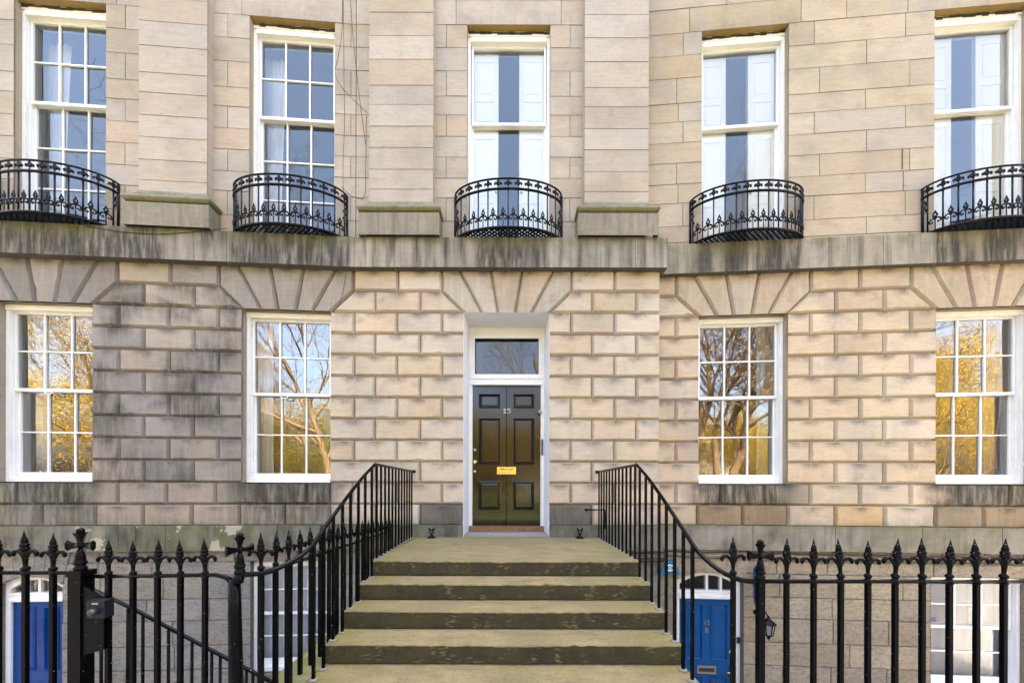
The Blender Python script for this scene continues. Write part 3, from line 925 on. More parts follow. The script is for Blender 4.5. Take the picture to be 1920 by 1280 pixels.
# ------------------------------------------------------------------ bodies: returns, sides, roof
def body(P, parent, u0, u1, sides):
    mb = MB()
    t = UP[0]
    zt, zb = 9.6, -3.95
    x0 = P(u0, -.1, 0)[0]; x1 = P(u1, -.1, 0)[0]
    mb.add([(x0, 16, zb + EYE), (x1, 16, zb + EYE), (x1, 16, zt + EYE), (x0, 16, zt + EYE)], [(0, 1, 2, 3)], tone=t)
    for u in sides:
        a = P(u, -.06, zb); b = P(u, -.06, zt)
        mb.add([a, (a[0], 16, a[2]), (b[0], 16, b[2]), b], [(0, 1, 2, 3)], tone=t)
    mb.build('rear_wall', M['ashlar'], parent)
    r = MB()
    f = [P(u0, .22, 9.6)] + ([P(PA.B, .22, 9.6)] if P is PA else []) + [P(u1, .22, 9.6)]
    k = len(f)
    back = [(p[0], 16.2, p[2]) for p in f]
    low = f + back; top = [(p[0], p[1], p[2] + .35) for p in low]
    fs = [(i, i + 1, k + i + 1, k + i) for i in range(k - 1)]
    vs_ = low + top; m = 2 * k
    ff = fs + [tuple(m + j for j in q) for q in fs] + [(i, i + 1, m + i + 1, m + i) for i in range(k - 1)] + [(k + i, k + i + 1, m + k + i + 1, m + k + i) for i in range(k - 1)] + [(0, k, m + k, m), (k - 1, 2 * k - 1, m + 2 * k - 1, m + k - 1)]
    r.add(vs_, ff, tone=(.3, .25, .2))
    r.build('roof', M['slate'], parent)
body(PA, houseA, LFT, CORN, [LFT])
body(PB, houseB, 0.0, RGT, [RGT])
mb = MB()     # the corner where the entrance bay stands proud of the plain house
mb.add([PA(CORN, -.045, -3.95), (CORN, 6.02, EYE - 3.95), (CORN, 6.02, EYE + 3.6), PA(CORN, -.045, 3.6)], [(0, 1, 2, 3)], tone=(.40, .33, .25))
mb.build('corner_return', M['rustic'], houseA)

# ------------------------------------------------------------------ windows
def window(P, o, z0, z1, zm, parent, n0, cols, ru, rl, glass, lintel=None, bars=True, name='window', white='white', jamb=.045):
    a, b = o
    W = M[white]
    fr = MB()
    nb = n0 - .20
    fr.prism(P, a, a + jamb, nb, n0, z0, z1); fr.prism(P, b - jamb, b, nb, n0, z0, z1)
    fr.prism(P, a + jamb, b - jamb, nb, n0, z1 - .075, z1)
    fr.prism(P, a + jamb, b - jamb, nb, n0 + .012, z0, z0 + .065)
    fr.prism(P, a + jamb, a + jamb + .012, nb, n0 - .055, z0 + .06, z1 - .07); fr.prism(P, b - jamb - .012, b - jamb, nb, n0 - .055, z0 + .06, z1 - .07)
    w = fr.build(name, W, parent)
    ia, ib = a + jamb + .002, b - jamb - .002
    def sash(nm, zb, zt, no, rows, top, bot, horn):
        s = MB(); ni = no - .042
        st = .040
        s.prism(P, ia, ia + st, ni, no, zb, zt); s.prism(P, ib - st, ib, ni, no, zb, zt)
        s.prism(P, ia + st, ib - st, ni, no, zt - top, zt); s.prism(P, ia + st, ib - st, ni, no, zb, zb + bot)
        ga, gb, gz0, gz1 = ia + st, ib - st, zb + bot, zt - top
        if bars:
            for k in range(1, cols):
                u = ga + (gb - ga) * k / cols
                s.prism(P, u - .0115, u + .0115, ni + .004, no - .006, gz0, gz1)
            for k in range(1, rows):
                z = gz0 + (gz1 - gz0) * k / rows
                us = [ga + (gb - ga) * q / cols for q in range(cols + 1)]
                for q in range(cols):
                    s.prism(P, us[q] + (.0115 if q else 0), us[q + 1] - (.0115 if q < cols - 1 else 0), ni + .004, no - .006, z - .0095, z + .0095)
        so = s.build(nm, W, w)
        g = MB()
        cc, rr = (cols, rows) if bars else (1, 1)
        for i in range(cc):
            for j in range(rr):
                u0_, u1_ = ga + (gb - ga) * i / cc, ga + (gb - ga) * (i + 1) / cc
                v0, v1 = gz0 + (gz1 - gz0) * j / rr, gz0 + (gz1 - gz0) * (j + 1) / rr
                e = [random.uniform(-.0038, .0038) for _ in range(3)]
                m_ = (ni + no) / 2 - .006
                g.add([P(u0_, m_ + e[0], v0), P(u1_, m_ + e[1], v0), P(u1_, m_ + e[1] + e[2], v1), P(u0_, m_ + e[0] + e[2], v1)], [(0, 1, 2, 3)])
        g.build('glass_pane', M[glass], w)
    sash('upper_sash', zm - .022, z1 - .07, n0 - .055, ru, .042, .045, True)
    sash('lower_sash', z0 + .066, zm + .02, n0 - .105, rl, .042, .085, False)
    return w

def curtain(P, parent, u0, u1, n, z0, z1, waves, amp=.03, mat='curtain', taper=0.0, seed=1, sway=0.0):
    rnd = random.Random(seed)
    c = MB(); m = waves * 8; nzs = 10
    ph = [rnd.uniform(-.6, .6) for _ in range(waves + 2)]
    vs_ = []
    for j in range(nzs + 1):
        f = j / nzs
        z = z0 + (z1 - z0) * f
        for i in range(m + 1):
            q = i / m
            k = int(q * waves)
            u = u0 + (u1 - u0) * (1 - taper * (1 - abs(2 * f - 1)) * 0 - taper * (1 - f)) * q + sway * (1 - f)
            nn = n + amp * sin(q * waves * 2 * pi + ph[k] * .5) * (.6 + .4 * (1 - f)) + .01 * sin(3 * f + ph[k])
            vs_.append(P(u, nn, z))
    fs = [(j * (m + 1) + i, j * (m + 1) + i + 1, (j + 1) * (m + 1) + i + 1, (j + 1) * (m + 1) + i) for j in range(nzs) for i in range(m)]
    c.add(vs_, fs, smooth=True)
    return c.build('curtain', M[mat], parent)

def room(P, parent, o, z0, z1, n0, depth, mat, cornice=False, half=1.6):
    c = (o[0] + o[1]) / 2
    a, b = c - half, c + half
    r = MB(); n1 = n0 - depth
    Q = lambda *p: r.add([P(*x) for x in p], [(0, 1, 2, 3)])
    Q((a, n1, z0), (b, n1, z0), (b, n1, z1), (a, n1, z1))
    Q((a, n0, z0), (a, n1, z0), (a, n1, z1), (a, n0, z1)); Q((b, n1, z0), (b, n0, z0), (b, n0, z1), (b, n1, z1))
    Q((a, n1, z1), (b, n1, z1), (b, n0, z1), (a, n0, z1)); Q((a, n0, z0), (b, n0, z0), (b, n1, z0), (a, n1, z0))
    # inner face of the front wall around the window
    zi0, zi1 = max(z0, o[2]), min(z1, o[3])
    Q((a, n0, z0), (o[0], n0, z0), (o[0], n0, z1), (a, n0, z1)); Q((o[1], n0, z0), (b, n0, z0), (b, n0, z1), (o[1], n0, z1))
    Q((o[0], n0, zi1), (o[1], n0, zi1), (o[1], n0, z1), (o[0], n0, z1))
    if zi0 > z0: Q((o[0], n0, z0), (o[1], n0, z0), (o[1], n0, zi0), (o[0], n0, zi0))
    if cornice:
        r.prism(P, a + .01, b - .01, n1 + .002, n1 + .2, z1 - .25, z1 - .004)
        r.prism(P, a + .01, a + .2, n1 + .21, n0 - .05, z1 - .25, z1 - .004); r.prism(P, b - .2, b - .01, n1 + .21, n0 - .05, z1 - .25, z1 - .004)
        r.prism(P, c - .35, c + .35, n1 + .9, n1 + 1.6, z1 - .05, z1 - .004)
    return r.build('room_interior', M[mat], parent)

def shutters(P, w, o, z0, z1, zm, n, gapl, gapr):
    """tall panelled shutters standing half open behind the glass"""
    a, b = o
    for (u0, u1, hinge) in ((a + .03, gapl, 0), (gapr, b - .03, 1)):
        s = MB()
        def leaf(zb, zt):
            tz = .02
            # hinged leaf leaning back into the room toward its free edge
            nn = lambda u: n - .05
            s.prism(P, u0, u1, n - .045, n, zb, zt)
            ww = u1 - u0
            # raised border strips leave a sunk panel
            for q in ((u0, u0 + .075, zb, zt), (u1 - .075, u1, zb, zt)):
                s.prism(P, q[0], q[1], n, n + .012, q[2], q[3])
            s.prism(P, u0 + .075, u1 - .075, n, n + .012, zt - .13, zt); s.prism(P, u0 + .075, u1 - .075, n, n + .012, zb, zb + .13)
            zq = zb + (zt - zb) * .42
            s.prism(P, u0 + .075, u1 - .075, n, n + .012, zq - .05, zq + .05)
            s.prism(P, u0 + .115, u1 - .115, n, n + .008, zb + .17, zq - .09); s.prism(P, u0 + .115, u1 - .115, n, n + .008, zq + .09, zt - .17)
        leaf(z0, zm - .04); leaf(zm - .03, z1)
        so = s.build('shutter', M['shutter'], w)
        k = MB()
        uk = u1 - .04 if hinge == 0 else u0 + .04
        zk = 4.98
        k.tube([P(uk, n + .012, zk), P(uk, n + .045, zk)], [.012, .018], 8)
        k.build('shutter_knob', M['steel'], w)

ND = -0.14
# first floor
for i, (o, P, par, head) in enumerate(((UL1, PA, houseA, UTOP), (UL2, PA, houseA, UTOP), (UC, PA, houseA, UTOP), (UR1, PB, houseB, UTOP), (UR2, PB, houseB, UTOP))):
    n = NUA if P is PA else NUB
    sash_bars = i < 2
    mb = MB()
    w = window(P, o, 3.95, head - .085, UMEET, par, n - .10, 3, 2, 3, 'glass_up', bars=sash_bars)
    # aged timber head above the frame
    mb.prism(P, o[0] + .003, o[1] - .003, n - .30, n - .085, head - .083, head - .006)
    mb.build('window_head', M['cream'], w)
    gp = MB()
    for k_ in range(14):
        ua, ub = o[0] + .01 + (o[1] - o[0] - .02) * k_ / 14, o[0] + .01 + (o[1] - o[0] - .02) * (k_ + 1) / 14
        gp.prism(P, ua, ub, n - .084, n - .080 + random.uniform(0, .002), head - .03 - random.uniform(.006, .03), head - .008 - random.uniform(0, .012))
    gp.build('decayed_gap', M['cable'], w)
    lip = MB(); lip.prism(P, o[0] + .05, o[1] - .05, n - .10, n - .088, head - .16, head - .085); lip.build('head_moulding', M['cream'], w)
    room(P, par, (o[0], o[1], 3.95, head), 3.9, 8.1, n - .36, 4.5, 'room', True)
    if i < 2:
        curtain(P, w, o[0] - .16, o[0] + .32, n - .47, 4.0, 7.35, 4, .035, 'curtain', .25, 3 + i)
    else:
        c = (o[0] + o[1]) / 2; g = .175 if i == 2 else .18
        sh = 0.0
        shutters(P, w, (o[0] + .02, o[1] - .02), 4.0, 7.31, UMEET, n - .255, c - g + sh, c + g + sh)

# ground floor
for i, (o, P, par) in enumerate(((LL1, PA, houseA), (LL2, PA, houseA), (LR1, PB, houseB), (LR2, PB, houseB))):
    reveal(P, o[0], o[1], ZS, ZH, -.0, -.16, (.33, .28, .22) if P is PA else (.38, .31, .23), M['ashlar'], par)
    w = window(P, (o[0] + .006, o[1] - .006), ZS + .004, ZH - .012, ZMEET, par, -.115, 3, 2, 2, 'glass')
    mb = MB(); mb.prism(P, o[0] + .008, o[1] - .008, -.125, -.10, ZH - .09, ZH - .012); mb.build('head_moulding', M['cream'], w)
    lift = MB(); c = (o[0] + o[1]) / 2 - .12
    if P is PA:
        lift.tube([P(c - .05, -.165, ZMEET - .03), P(c - .045, -.15, ZMEET - .065), P(c + .045, -.15, ZMEET - .065), P(c + .05, -.165, ZMEET - .03)], .009, 6)
        lift.build('sash_lift', M['white'], w)
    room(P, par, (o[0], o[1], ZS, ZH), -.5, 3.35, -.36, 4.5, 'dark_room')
    if P is PA:
        curtain(P, w, o[0] - .12, o[0] + .22, -.47, .0, 2.8, 4, .03, 'curtain', 0, 12 + i)
    else:
        curtain(P, w, o[1] - .22, o[1] + .12, -.47, .0, 2.8, 4, .03, 'net', 0, 22 + i)
        if i == 3:
            cd = MB(); cd.tube([P(o[1] - .13, -.30, 1.5), P(o[1] - .15, -.30, 1.1), P(o[1] - .21, -.30, .7), P(o[1] - .18, -.30, .35), P(o[1] - .14, -.3, .25)], .008, 6)
            cd.build('blind_cord', M['white'], w)

# basement windows
for (o, P, par, zt, zb) in ((BWL, PA, houseA, -1.17, -2.95), (BWR, PB, houseB, -1.375, -3.15)):
    reveal(P, o[0], o[1], zb, zt, NB, NB - .12, (.27, .24, .19) if P is PA else (.38, .31, .23), M['rubble'], par)
    w = window(P, (o[0] + .006, o[1] - .006), zb + .004, zt - .006, (zt + zb) / 2 + (.02 if P is PA else .07), par, NB - .075, 3, 2, 2, 'glass_base', name='basement_window')
    room(P, par, (o[0], o[1], zb, zt), -3.95, -.75, NB - .32, 3.5, 'room', half=1.3)
    if P is PA: curtain(P, w, o[0] + .05, o[1] - .05, NB - .285, zb + .06, zt - .05, 11, .028, 'curtain', 0, 41)
    else: curtain(P, w, o[0] + .05, o[1] - .05, NB - .285, zb + .06, zt - .05, 7, .012, 'grey_net', 0, 42)
    sm = MB()     # wall below the window down to the area floor
    sm.prism(P, o[0] - .05, o[1] + .05, NB - .1, NB + .04, zb - .16, zb - .002, tone=(.30, .26, .2)); sm.build('window_sill', M['rubble'], w)
    lo = MB(); lo.add([P(o[0], NB, -3.95), P(o[1], NB, -3.95), P(o[1], NB, zb - .16), P(o[0], NB, zb - .16)], [(0, 1, 2, 3)], tone=(.3, .26, .2)); lo.build('wall_under_window', M['rubble'], par)

# ------------------------------------------------------------------ front door
DI = -0.52
mb = MB()
a, b = DOOR
ia, ib = -.755, .56
zd0, zh = -.74, 2.81
Q = lambda pts: mb.add([PA(*p) for p in pts], [(0, 1, 2, 3)])
Q([(a, 0, -.79), (ia, DI, -.79), (ia, DI, zh), (a, 0, ZH)][::-1]); Q([(b, 0, -.79), (ib, DI, -.79), (ib, DI, zh), (b, 0, ZH)])
Q([(a, 0, ZH), (b, 0, ZH), (ib, DI, zh), (ia, DI, zh)])
for u, s in ((a, -1), (b, 1)):    # painted edge of the jamb stones
    mb.prism(PA, u - (.0 if s > 0 else .0), u + s * .0 + .012 * (1 if s < 0 else -1), -.05, .004, -.78, -.52)
mb.build('door_ingo', M['ingo'], houseA)
mb = MB(); NF = DI + .01
mb.prism(PA, ia, ia + .06, DI - .12, NF, zd0, zh - .002); mb.prism(PA, ib - .06, ib, DI - .12, NF, zd0, zh - .002)
mb.prism(PA, ia + .06, ib - .06, DI - .12, NF, 2.66, zh - .002)
mb.prism(PA, ia + .06, ib - .06, DI - .12, NF, 1.80, 1.985)
mb.prism(PA, ia + .04, ib - .04, NF, NF + .02, 1.91, 1.985); mb.prism(PA, ia + .04, ib - .04, NF, NF + .035, 1.80, 1.85)
mb.prism(PA, ia + .06, ia + .10, NF, NF + .012, 1.99, 2.655); mb.prism(PA, ib - .10, ib - .06, NF, NF + .012, 1.99, 2.655); mb.prism(PA, ia + .10, ib - .10, NF, NF + .012, 2.615, 2.655)
frame = mb.build('door_frame', M['white'], houseA)
mb = MB(); mb.add([PA(ia + .06, DI - .06, 1.985), PA(ib - .06, DI - .06, 1.985), PA(ib - .06, DI - .06, 2.66), PA(ia + .06, DI - .06, 2.66)], [(0, 1, 2, 3)])
mb.build('fanlight_pane', M['glass_fan'], frame)
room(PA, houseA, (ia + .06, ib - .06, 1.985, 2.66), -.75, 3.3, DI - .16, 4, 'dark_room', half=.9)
mb = MB(); da, db = ia + .062, ib - .062; dz0, dz1 = -.655, 1.797; nd = DI - .03
dc = (da + db) / 2
def door_leaf(mb, P, da, db, dz0, dz1, nd, cols, rows, split=True, thick=.045, dep=.022):
    """door as stiles and rails around sunk, fielded panels"""
    us = [da]
    for c in cols: us += list(c)
    us.append(db)
    zs = [dz0]
    for r in rows: zs += list(r)
    zs.append(dz1)
    for i in range(len(us) - 1):
        for j in range(len(zs) - 1):
            u0, u1, z0, z1 = us[i], us[i + 1], zs[j], zs[j + 1]
            if i % 2 == 1 and j % 2 == 1:
                m = .03
                p = [(u0, z0), (u1, z0), (u1, z1), (u0, z1)]
                q = [(u0 + .012, z0 + .012), (u1 - .012, z0 + .012), (u1 - .012, z1 - .012), (u0 + .012, z1 - .012)]
                r_ = [(u0 + m, z0 + m), (u1 - m, z0 + m), (u1 - m, z1 - m), (u0 + m, z1 - m)]
                s_ = [(u0 + m + .03, z0 + m + .03), (u1 - m - .03, z0 + m + .03), (u1 - m - .03, z1 - m - .03), (u0 + m + .03, z1 - m - .03)]
                lv = [(p, nd), (p, nd + .010), (q, nd + .012), (r_, nd - dep), (s_, nd - dep * .55)]
                for (A, na), (B_, nb_) in zip(lv[:-1], lv[1:]):
                    for k in range(4):
                        k2 = (k + 1) % 4
                        mb.add([P(A[k][0], na, A[k][1]), P(A[k2][0], na, A[k2][1]), P(B_[k2][0], nb_, B_[k2][1]), P(B_[k][0], nb_, B_[k][1])], [(0, 1, 2, 3)])
                mb.add([P(x, nd - dep * .55, z) for x, z in s_], [(0, 1, 2, 3)])
            elif split and u0 < (da + db) / 2 < u1:
                c = (da + db) / 2
                mb.add([P(u0, nd, z0), P(c - .005, nd, z0), P(c - .005, nd, z1), P(u0, nd, z1)], [(0, 1, 2, 3)])
                mb.add([P(c + .005, nd, z0), P(u1, nd, z0), P(u1, nd, z1), P(c + .005, nd, z1)], [(0, 1, 2, 3)])
                mb.add([P(c - .005, nd, z0), P(c, nd - .01, z0), P(c, nd - .01, z1), P(c - .005, nd, z1)], [(0, 1, 2, 3)])
                mb.add([P(c, nd - .01, z0), P(c + .005, nd, z0), P(c + .005, nd, z1), P(c, nd - .01, z1)], [(0, 1, 2, 3)])
            else:
                mb.add([P(u0, nd, z0), P(u1, nd, z0), P(u1, nd, z1), P(u0, nd, z1)], [(0, 1, 2, 3)])
    mb.prism(P, da, db, nd - thick, nd - dep - .004, dz0, dz1)
door_leaf(mb, PA, da, db, dz0, dz1, nd, [(da + .105, da + .49), (dc + .115, dc + .49)], [(-.38, .12), (.41, 1.235), (1.405, 1.66)])
door = mb.build('front_door', M['black_door'], houseA)
mb = MB(); c = dc + .0
mb.prism(PA, c - .165, c + .165, nd, nd + .012, .245, .375)
for z0_, z1_, u0_, u1_ in ((.345, .375, -.165, .165), (.245, .275, -.165, .165), (.275, .345, -.165, -.125), (.275, .345, .125, .165)):
    mb.prism(PA, c + u0_, c + u1_, nd + .012, nd + .02, z0_, z1_)
mb.tube([PA(c - .11, nd + .016, .335), PA(c + .11, nd + .016, .335)], .012, 8)
mb.build('letter_plate', M['brass'], door)
for z, r, mat in ((.665, .026, 'steel'), (.455, .042, 'brass'), (.29, .028, 'steel')):
    k = MB(); 
    p0 = Vector(PA(da + .045, nd, z)); 
    k.tube([p0, p0 + Vector((0, -.012, 0)), p0 + Vector((0, -.02, 0)), p0 + Vector((0, -.035, 0)), p0 + Vector((0, -.06, 0)), p0 + Vector((0, -.07, 0))], [r * .9, r * .9, r * .4, r * .55, r, r * .5], 12)
    k.build('door_knob', M[mat], door)
def put_text(body, size, P, u, n, z, parent, mat, name):
    me = text_mesh(body, size); me.materials.append(mat)
    o = bpy.data.objects.new(name, me); COL.objects.link(o); o.parent = parent; ROOT[o] = ROOT[parent]
    p = Vector(P(u, n, z)) - ROOT[parent]
    o.matrix_local = Matrix.Translation(p) @ Matrix.Rotation(P.ang(u), 4, 'Z') @ Matrix.Rotation(pi / 2, 4, 'X')
    return o
mb = MB()     # house number with serifs
nn0, nn1 = nd + .001, nd + .008
def num1(c, z0, h):
    mb.prism(PA, c - .011, c + .011, nn0, nn1, z0, z0 + h); mb.prism(PA, c - .027, c + .027, nn0 + .001, nn1 + .001, z0, z0 + .014); mb.prism(PA, c - .025, c - .011, nn0, nn1, z0 + h - .026, z0 + h - .008)
num1(dc - .032, 1.315, .085)
def num5(c, z0, h):
    mb.prism(PA, c - .024, c + .026, nn0, nn1, z0 + h - .02, z0 + h); mb.prism(PA, c - .024, c - .012, nn0 + .001, nn1 + .001, z0 + h * .52, z0 + h)
    pts = [PA(c - .022 , nn1, z0 + h * .55)]
    for k in range(11):
        w = 2.2 - k * (2.2 + 2.3) / 10
        pts.append(PA(c - .002 + .029 * cos(w), nn1 - .003, z0 + .036 + .034 * sin(w)))
    mb.tube(pts, .009, 6)
num5(dc + .036, 1.315, .085)
mb.build('door_number', M['numeral'], door)
mb = MB(); mb.prism(PA, ia, ib, DI - .1, DI + .03, -.745, -.657); mb.build('door_threshold', M['threshold'], houseA)
mb = MB()
pz = Vector(PA(ib - .075, DI + .012, 1.33))
mb.tube([pz, pz + Vector((0, -.03, 0))], .035, 10); mb.tube([pz + Vector((0, -.03, 0)), pz + Vector((0, -.05, 0))], [.02, .012], 8)
mb.build('doorbell', M['steel'], frame)
mb = MB()
mb.prism(PA, ib - .05, ib - .022, DI + .01, DI + .03, .58, .86)
for k in range(5): mb.tube([PA(ib - .036, DI + .03, .61 + k * .055), PA(ib - .036, DI + .042, .61 + k * .055)], .012, 8)
mb.build('entry_panel', M['black_plastic'], frame)

# ------------------------------------------------------------------ basement doors
def basement_door(P, o, par, ztop, zspring, paint, seed, number=None):
    a, b = o
    c = (a + b) / 2; n0 = NB - .10
    reveal(P, a, b, -3.95, -1.375, NB, NB - .14, (.30, .26, .21), M['rubble'], par, name='door_reveal', sill=False)
    fr = MB(); j = .075
    ztr0, ztr1 = ztop + .005, ztop + .15
    fr.prism(P, a + .004, a + j, n0 - .1, n0, -3.94, -1.385); fr.prism(P, b - j, b - .004, n0 - .1, n0, -3.94, -1.385)
    fr.prism(P, a + j, b - j, n0 - .1, n0, ztr0, ztr1); fr.prism(P, a + j, b - j, n0, n0 + .02, ztr0 + .02, ztr0 + .075); fr.prism(P, a + .03, b - .03, n0, n0 + .014, ztr1 - .03, ztr1)
    # segmental head of the fanlight
    m = 14; pts = []
    for k in range(m + 1):
        q = -1 + 2 * k / m
        pts.append((c + q * (b - a - 2 * j) / 2, -1.40 - .15 * q * q))
    for k in range(m):
        (u0, z0), (u1, z1) = pts[k], pts[k + 1]
        q = [P(u0, n0, z0 - .035), P(u1, n0, z1 - .035), P(u1, n0 - .1, z1 - .035), P(u0, n0 - .1, z0 - .035), P(u0, n0, -1.385), P(u1, n0, -1.385), P(u1, n0 - .1, -1.385), P(u0, n0 - .1, -1.385)]
        fr.hexa(q)
    for q in (-.5, 0.0, .5):
        u = c + q * (b - a - 2 * j) / 2
        fr.prism(P, u - .02, u + .02, n0 - .09, n0 - .02, ztr1, -1.43 - .15 * q * q)
    f = fr.build('door_frame', M['white'], par)
    g = MB(); g.add([P(a + j, n0 - .06, ztr1), P(b - j, n0 - .06, ztr1), P(b - j, n0 - .06, -1.39), P(a + j, n0 - .06, -1.39)], [(0, 1, 2, 3)]); g.build('fanlight_pane', M['glass_base'], f)
    room(P, par, (a + j, b - j, -3.95, -1.385), -3.95, -1.3, n0 - .12, 3, 'dark_room', half=.75)
    # arch stone over the head
    ar = MB()
    for k in range(7):
        q0, q1 = -1 + 2 * k / 7 + .008, -1 + 2 * (k + 1) / 7 - .008
        hw = (b - a) / 2
        zz = lambda q: -1.375 + .012 - .13 * q * q
        ar.hexa([P(c + q0 * hw, NB + .012, zz(q0)), P(c + q1 * hw, NB + .012, zz(q1)), P(c + q1 * hw, NB - .08, zz(q1)), P(c + q0 * hw, NB - .08, zz(q0)),
                 P(c + q0 * hw * 1.25, NB + .012, ZBB - .004), P(c + q1 * hw * 1.25, NB + .012, ZBB - .004), P(c + q1 * hw * 1.25, NB - .08, ZBB - .004), P(c + q0 * hw * 1.25, NB - .08, ZBB - .004)],
                tone=pick(BTB if P is PB else BT))
    ar.build('door_arch', M['rubble'], par)
    lf = MB(); da, db = a + j + .003, b - j - .003; dc_ = (da + db) / 2
    wq = (db - da)
    door_leaf(lf, P, da, db, -3.93, ztop, n0 - .03, [(da + .11, dc_ - .06), (dc_ + .06, db - .11)], [(-3.75, -3.13), (-2.86, ztop - .08)], split=False, dep=.014)
    dr = lf.build('basement_door', paint, par)
    return dr, da, db, dc_, n0 - .03
dl = basement_door(PA, BDL, houseA, -1.785, 0, M['navy'], 3)
dr_, da_, db_, dc_, nd_ = basement_door(PB, BDR, houseB, -1.84, 0, M['blue'], 4)
mb = MB(); mb.prism(PB, dc_ - .15, dc_ + .15, nd_, nd_ + .01, -3.09, -2.96)
mb.prism(PB, dc_ - .15, dc_ + .15, nd_ + .01, nd_ + .018, -2.98, -2.96); mb.prism(PB, dc_ - .15, dc_ + .15, nd_ + .01, nd_ + .018, -3.09, -3.07)
mb.build('letter_plate', M['tarnish'], dr_)
mb = MB(); mb.prism(PB, dc_ - .125, dc_ + .125, nd_ + .011, nd_ + .014, -3.055, -2.995); mb.build('letter_flap', M['black_plastic'], dr_)
put_text('15', .11, PB, dc_, nd_ + .006, -2.24, dr_, M['tarnish'], 'door_number')
put_text('B', .11, PB, dc_, nd_ + .006, -2.37, dr_, M['tarnish'], 'door_letter')
mb = MB(); p = Vector(PB(db_ - .06, nd_, -3.05)); mb.tube([p + Vector((0, 0, -.1)), p + Vector((0, -.02, -.1)), p + Vector((0, -.02, .1)), p + Vector((0, 0, .1))], .02, 8)
mb.tube([p + Vector((0, -.02, .02)), p + Vector((0, -.07, .02)), p + Vector((-.1, -.07, .02))], .013, 8); mb.build('door_handle', M['brass'], dr_)
mb = MB(); p = Vector(PB(db_ - .07, nd_, -2.72)); mb.tube([p, p + Vector((0, -.02, 0))], .03, 12); mb.build('door_lock', M['brass'], dr_)
mb = MB(); mb.prism(PB, BDR[1] - .06, BDR[1] - .015, NB - .10, NB - .08, -2.55, -2.45); mb.build('doorbell', M['black_plastic'], houseB)

# ------------------------------------------------------------------ balconies
def fleur_mb():
    m = MB()
    m.lathe([(.004, -.062), (.012, -.055), (.006, -.04), (.008, -.02), (.012, -.012), (.010, -.004), (.020, .018), (.022, .030), (.012, .05), (.002, .066)], 8, sy=.55)
    for s in (-1, 1):
        m.tube([(s * .004, 0, -.022), (s * .018, 0, .004), (s * .033, 0, .014), (s * .045, 0, .004), (s * .043, 0, -.012), (s * .033, 0, -.012)], [.008, .013, .013, .012, .009, .008], 6)
        m.tube([(0, 0, -.045), (s * .022, 0, -.062)], [.008, .005], 6)
    return m
def spear_mb(zf):
    m = MB()
    # stem from the floor, C-scroll pair, open tear-drop tip
    m.tube([(0, 0, zf), (0, 0, -.10)], .0075, 6)
    for s in (-1, 1):
        m.tube([(0, 0, -.055), (s * .016, 0, -.035), (s * .040, 0, -.04), (s * .058, 0, -.065), (s * .056, 0, -.095), (s * .038, 0, -.106), (s * .024, 0, -.094), (s * .030, 0, -.080)], [.010, .0125, .0125, .0115, .010, .010, .010, .010], 6)
        m.tube([(0, 0, -.03), (s * .019, 0, -.005), (s * .021, 0, .015), (s * .008, 0, .045), (0, 0, .085)], [.009, .011, .011, .010, .004], 6)
    m.tube([(0, 0, -.10), (0, 0, -.03)], .008, 6)
    m.lathe([(.003, -.012), (.009, 0), (.003, .012)], 6)
    return m
fl_proto = sp_proto = None
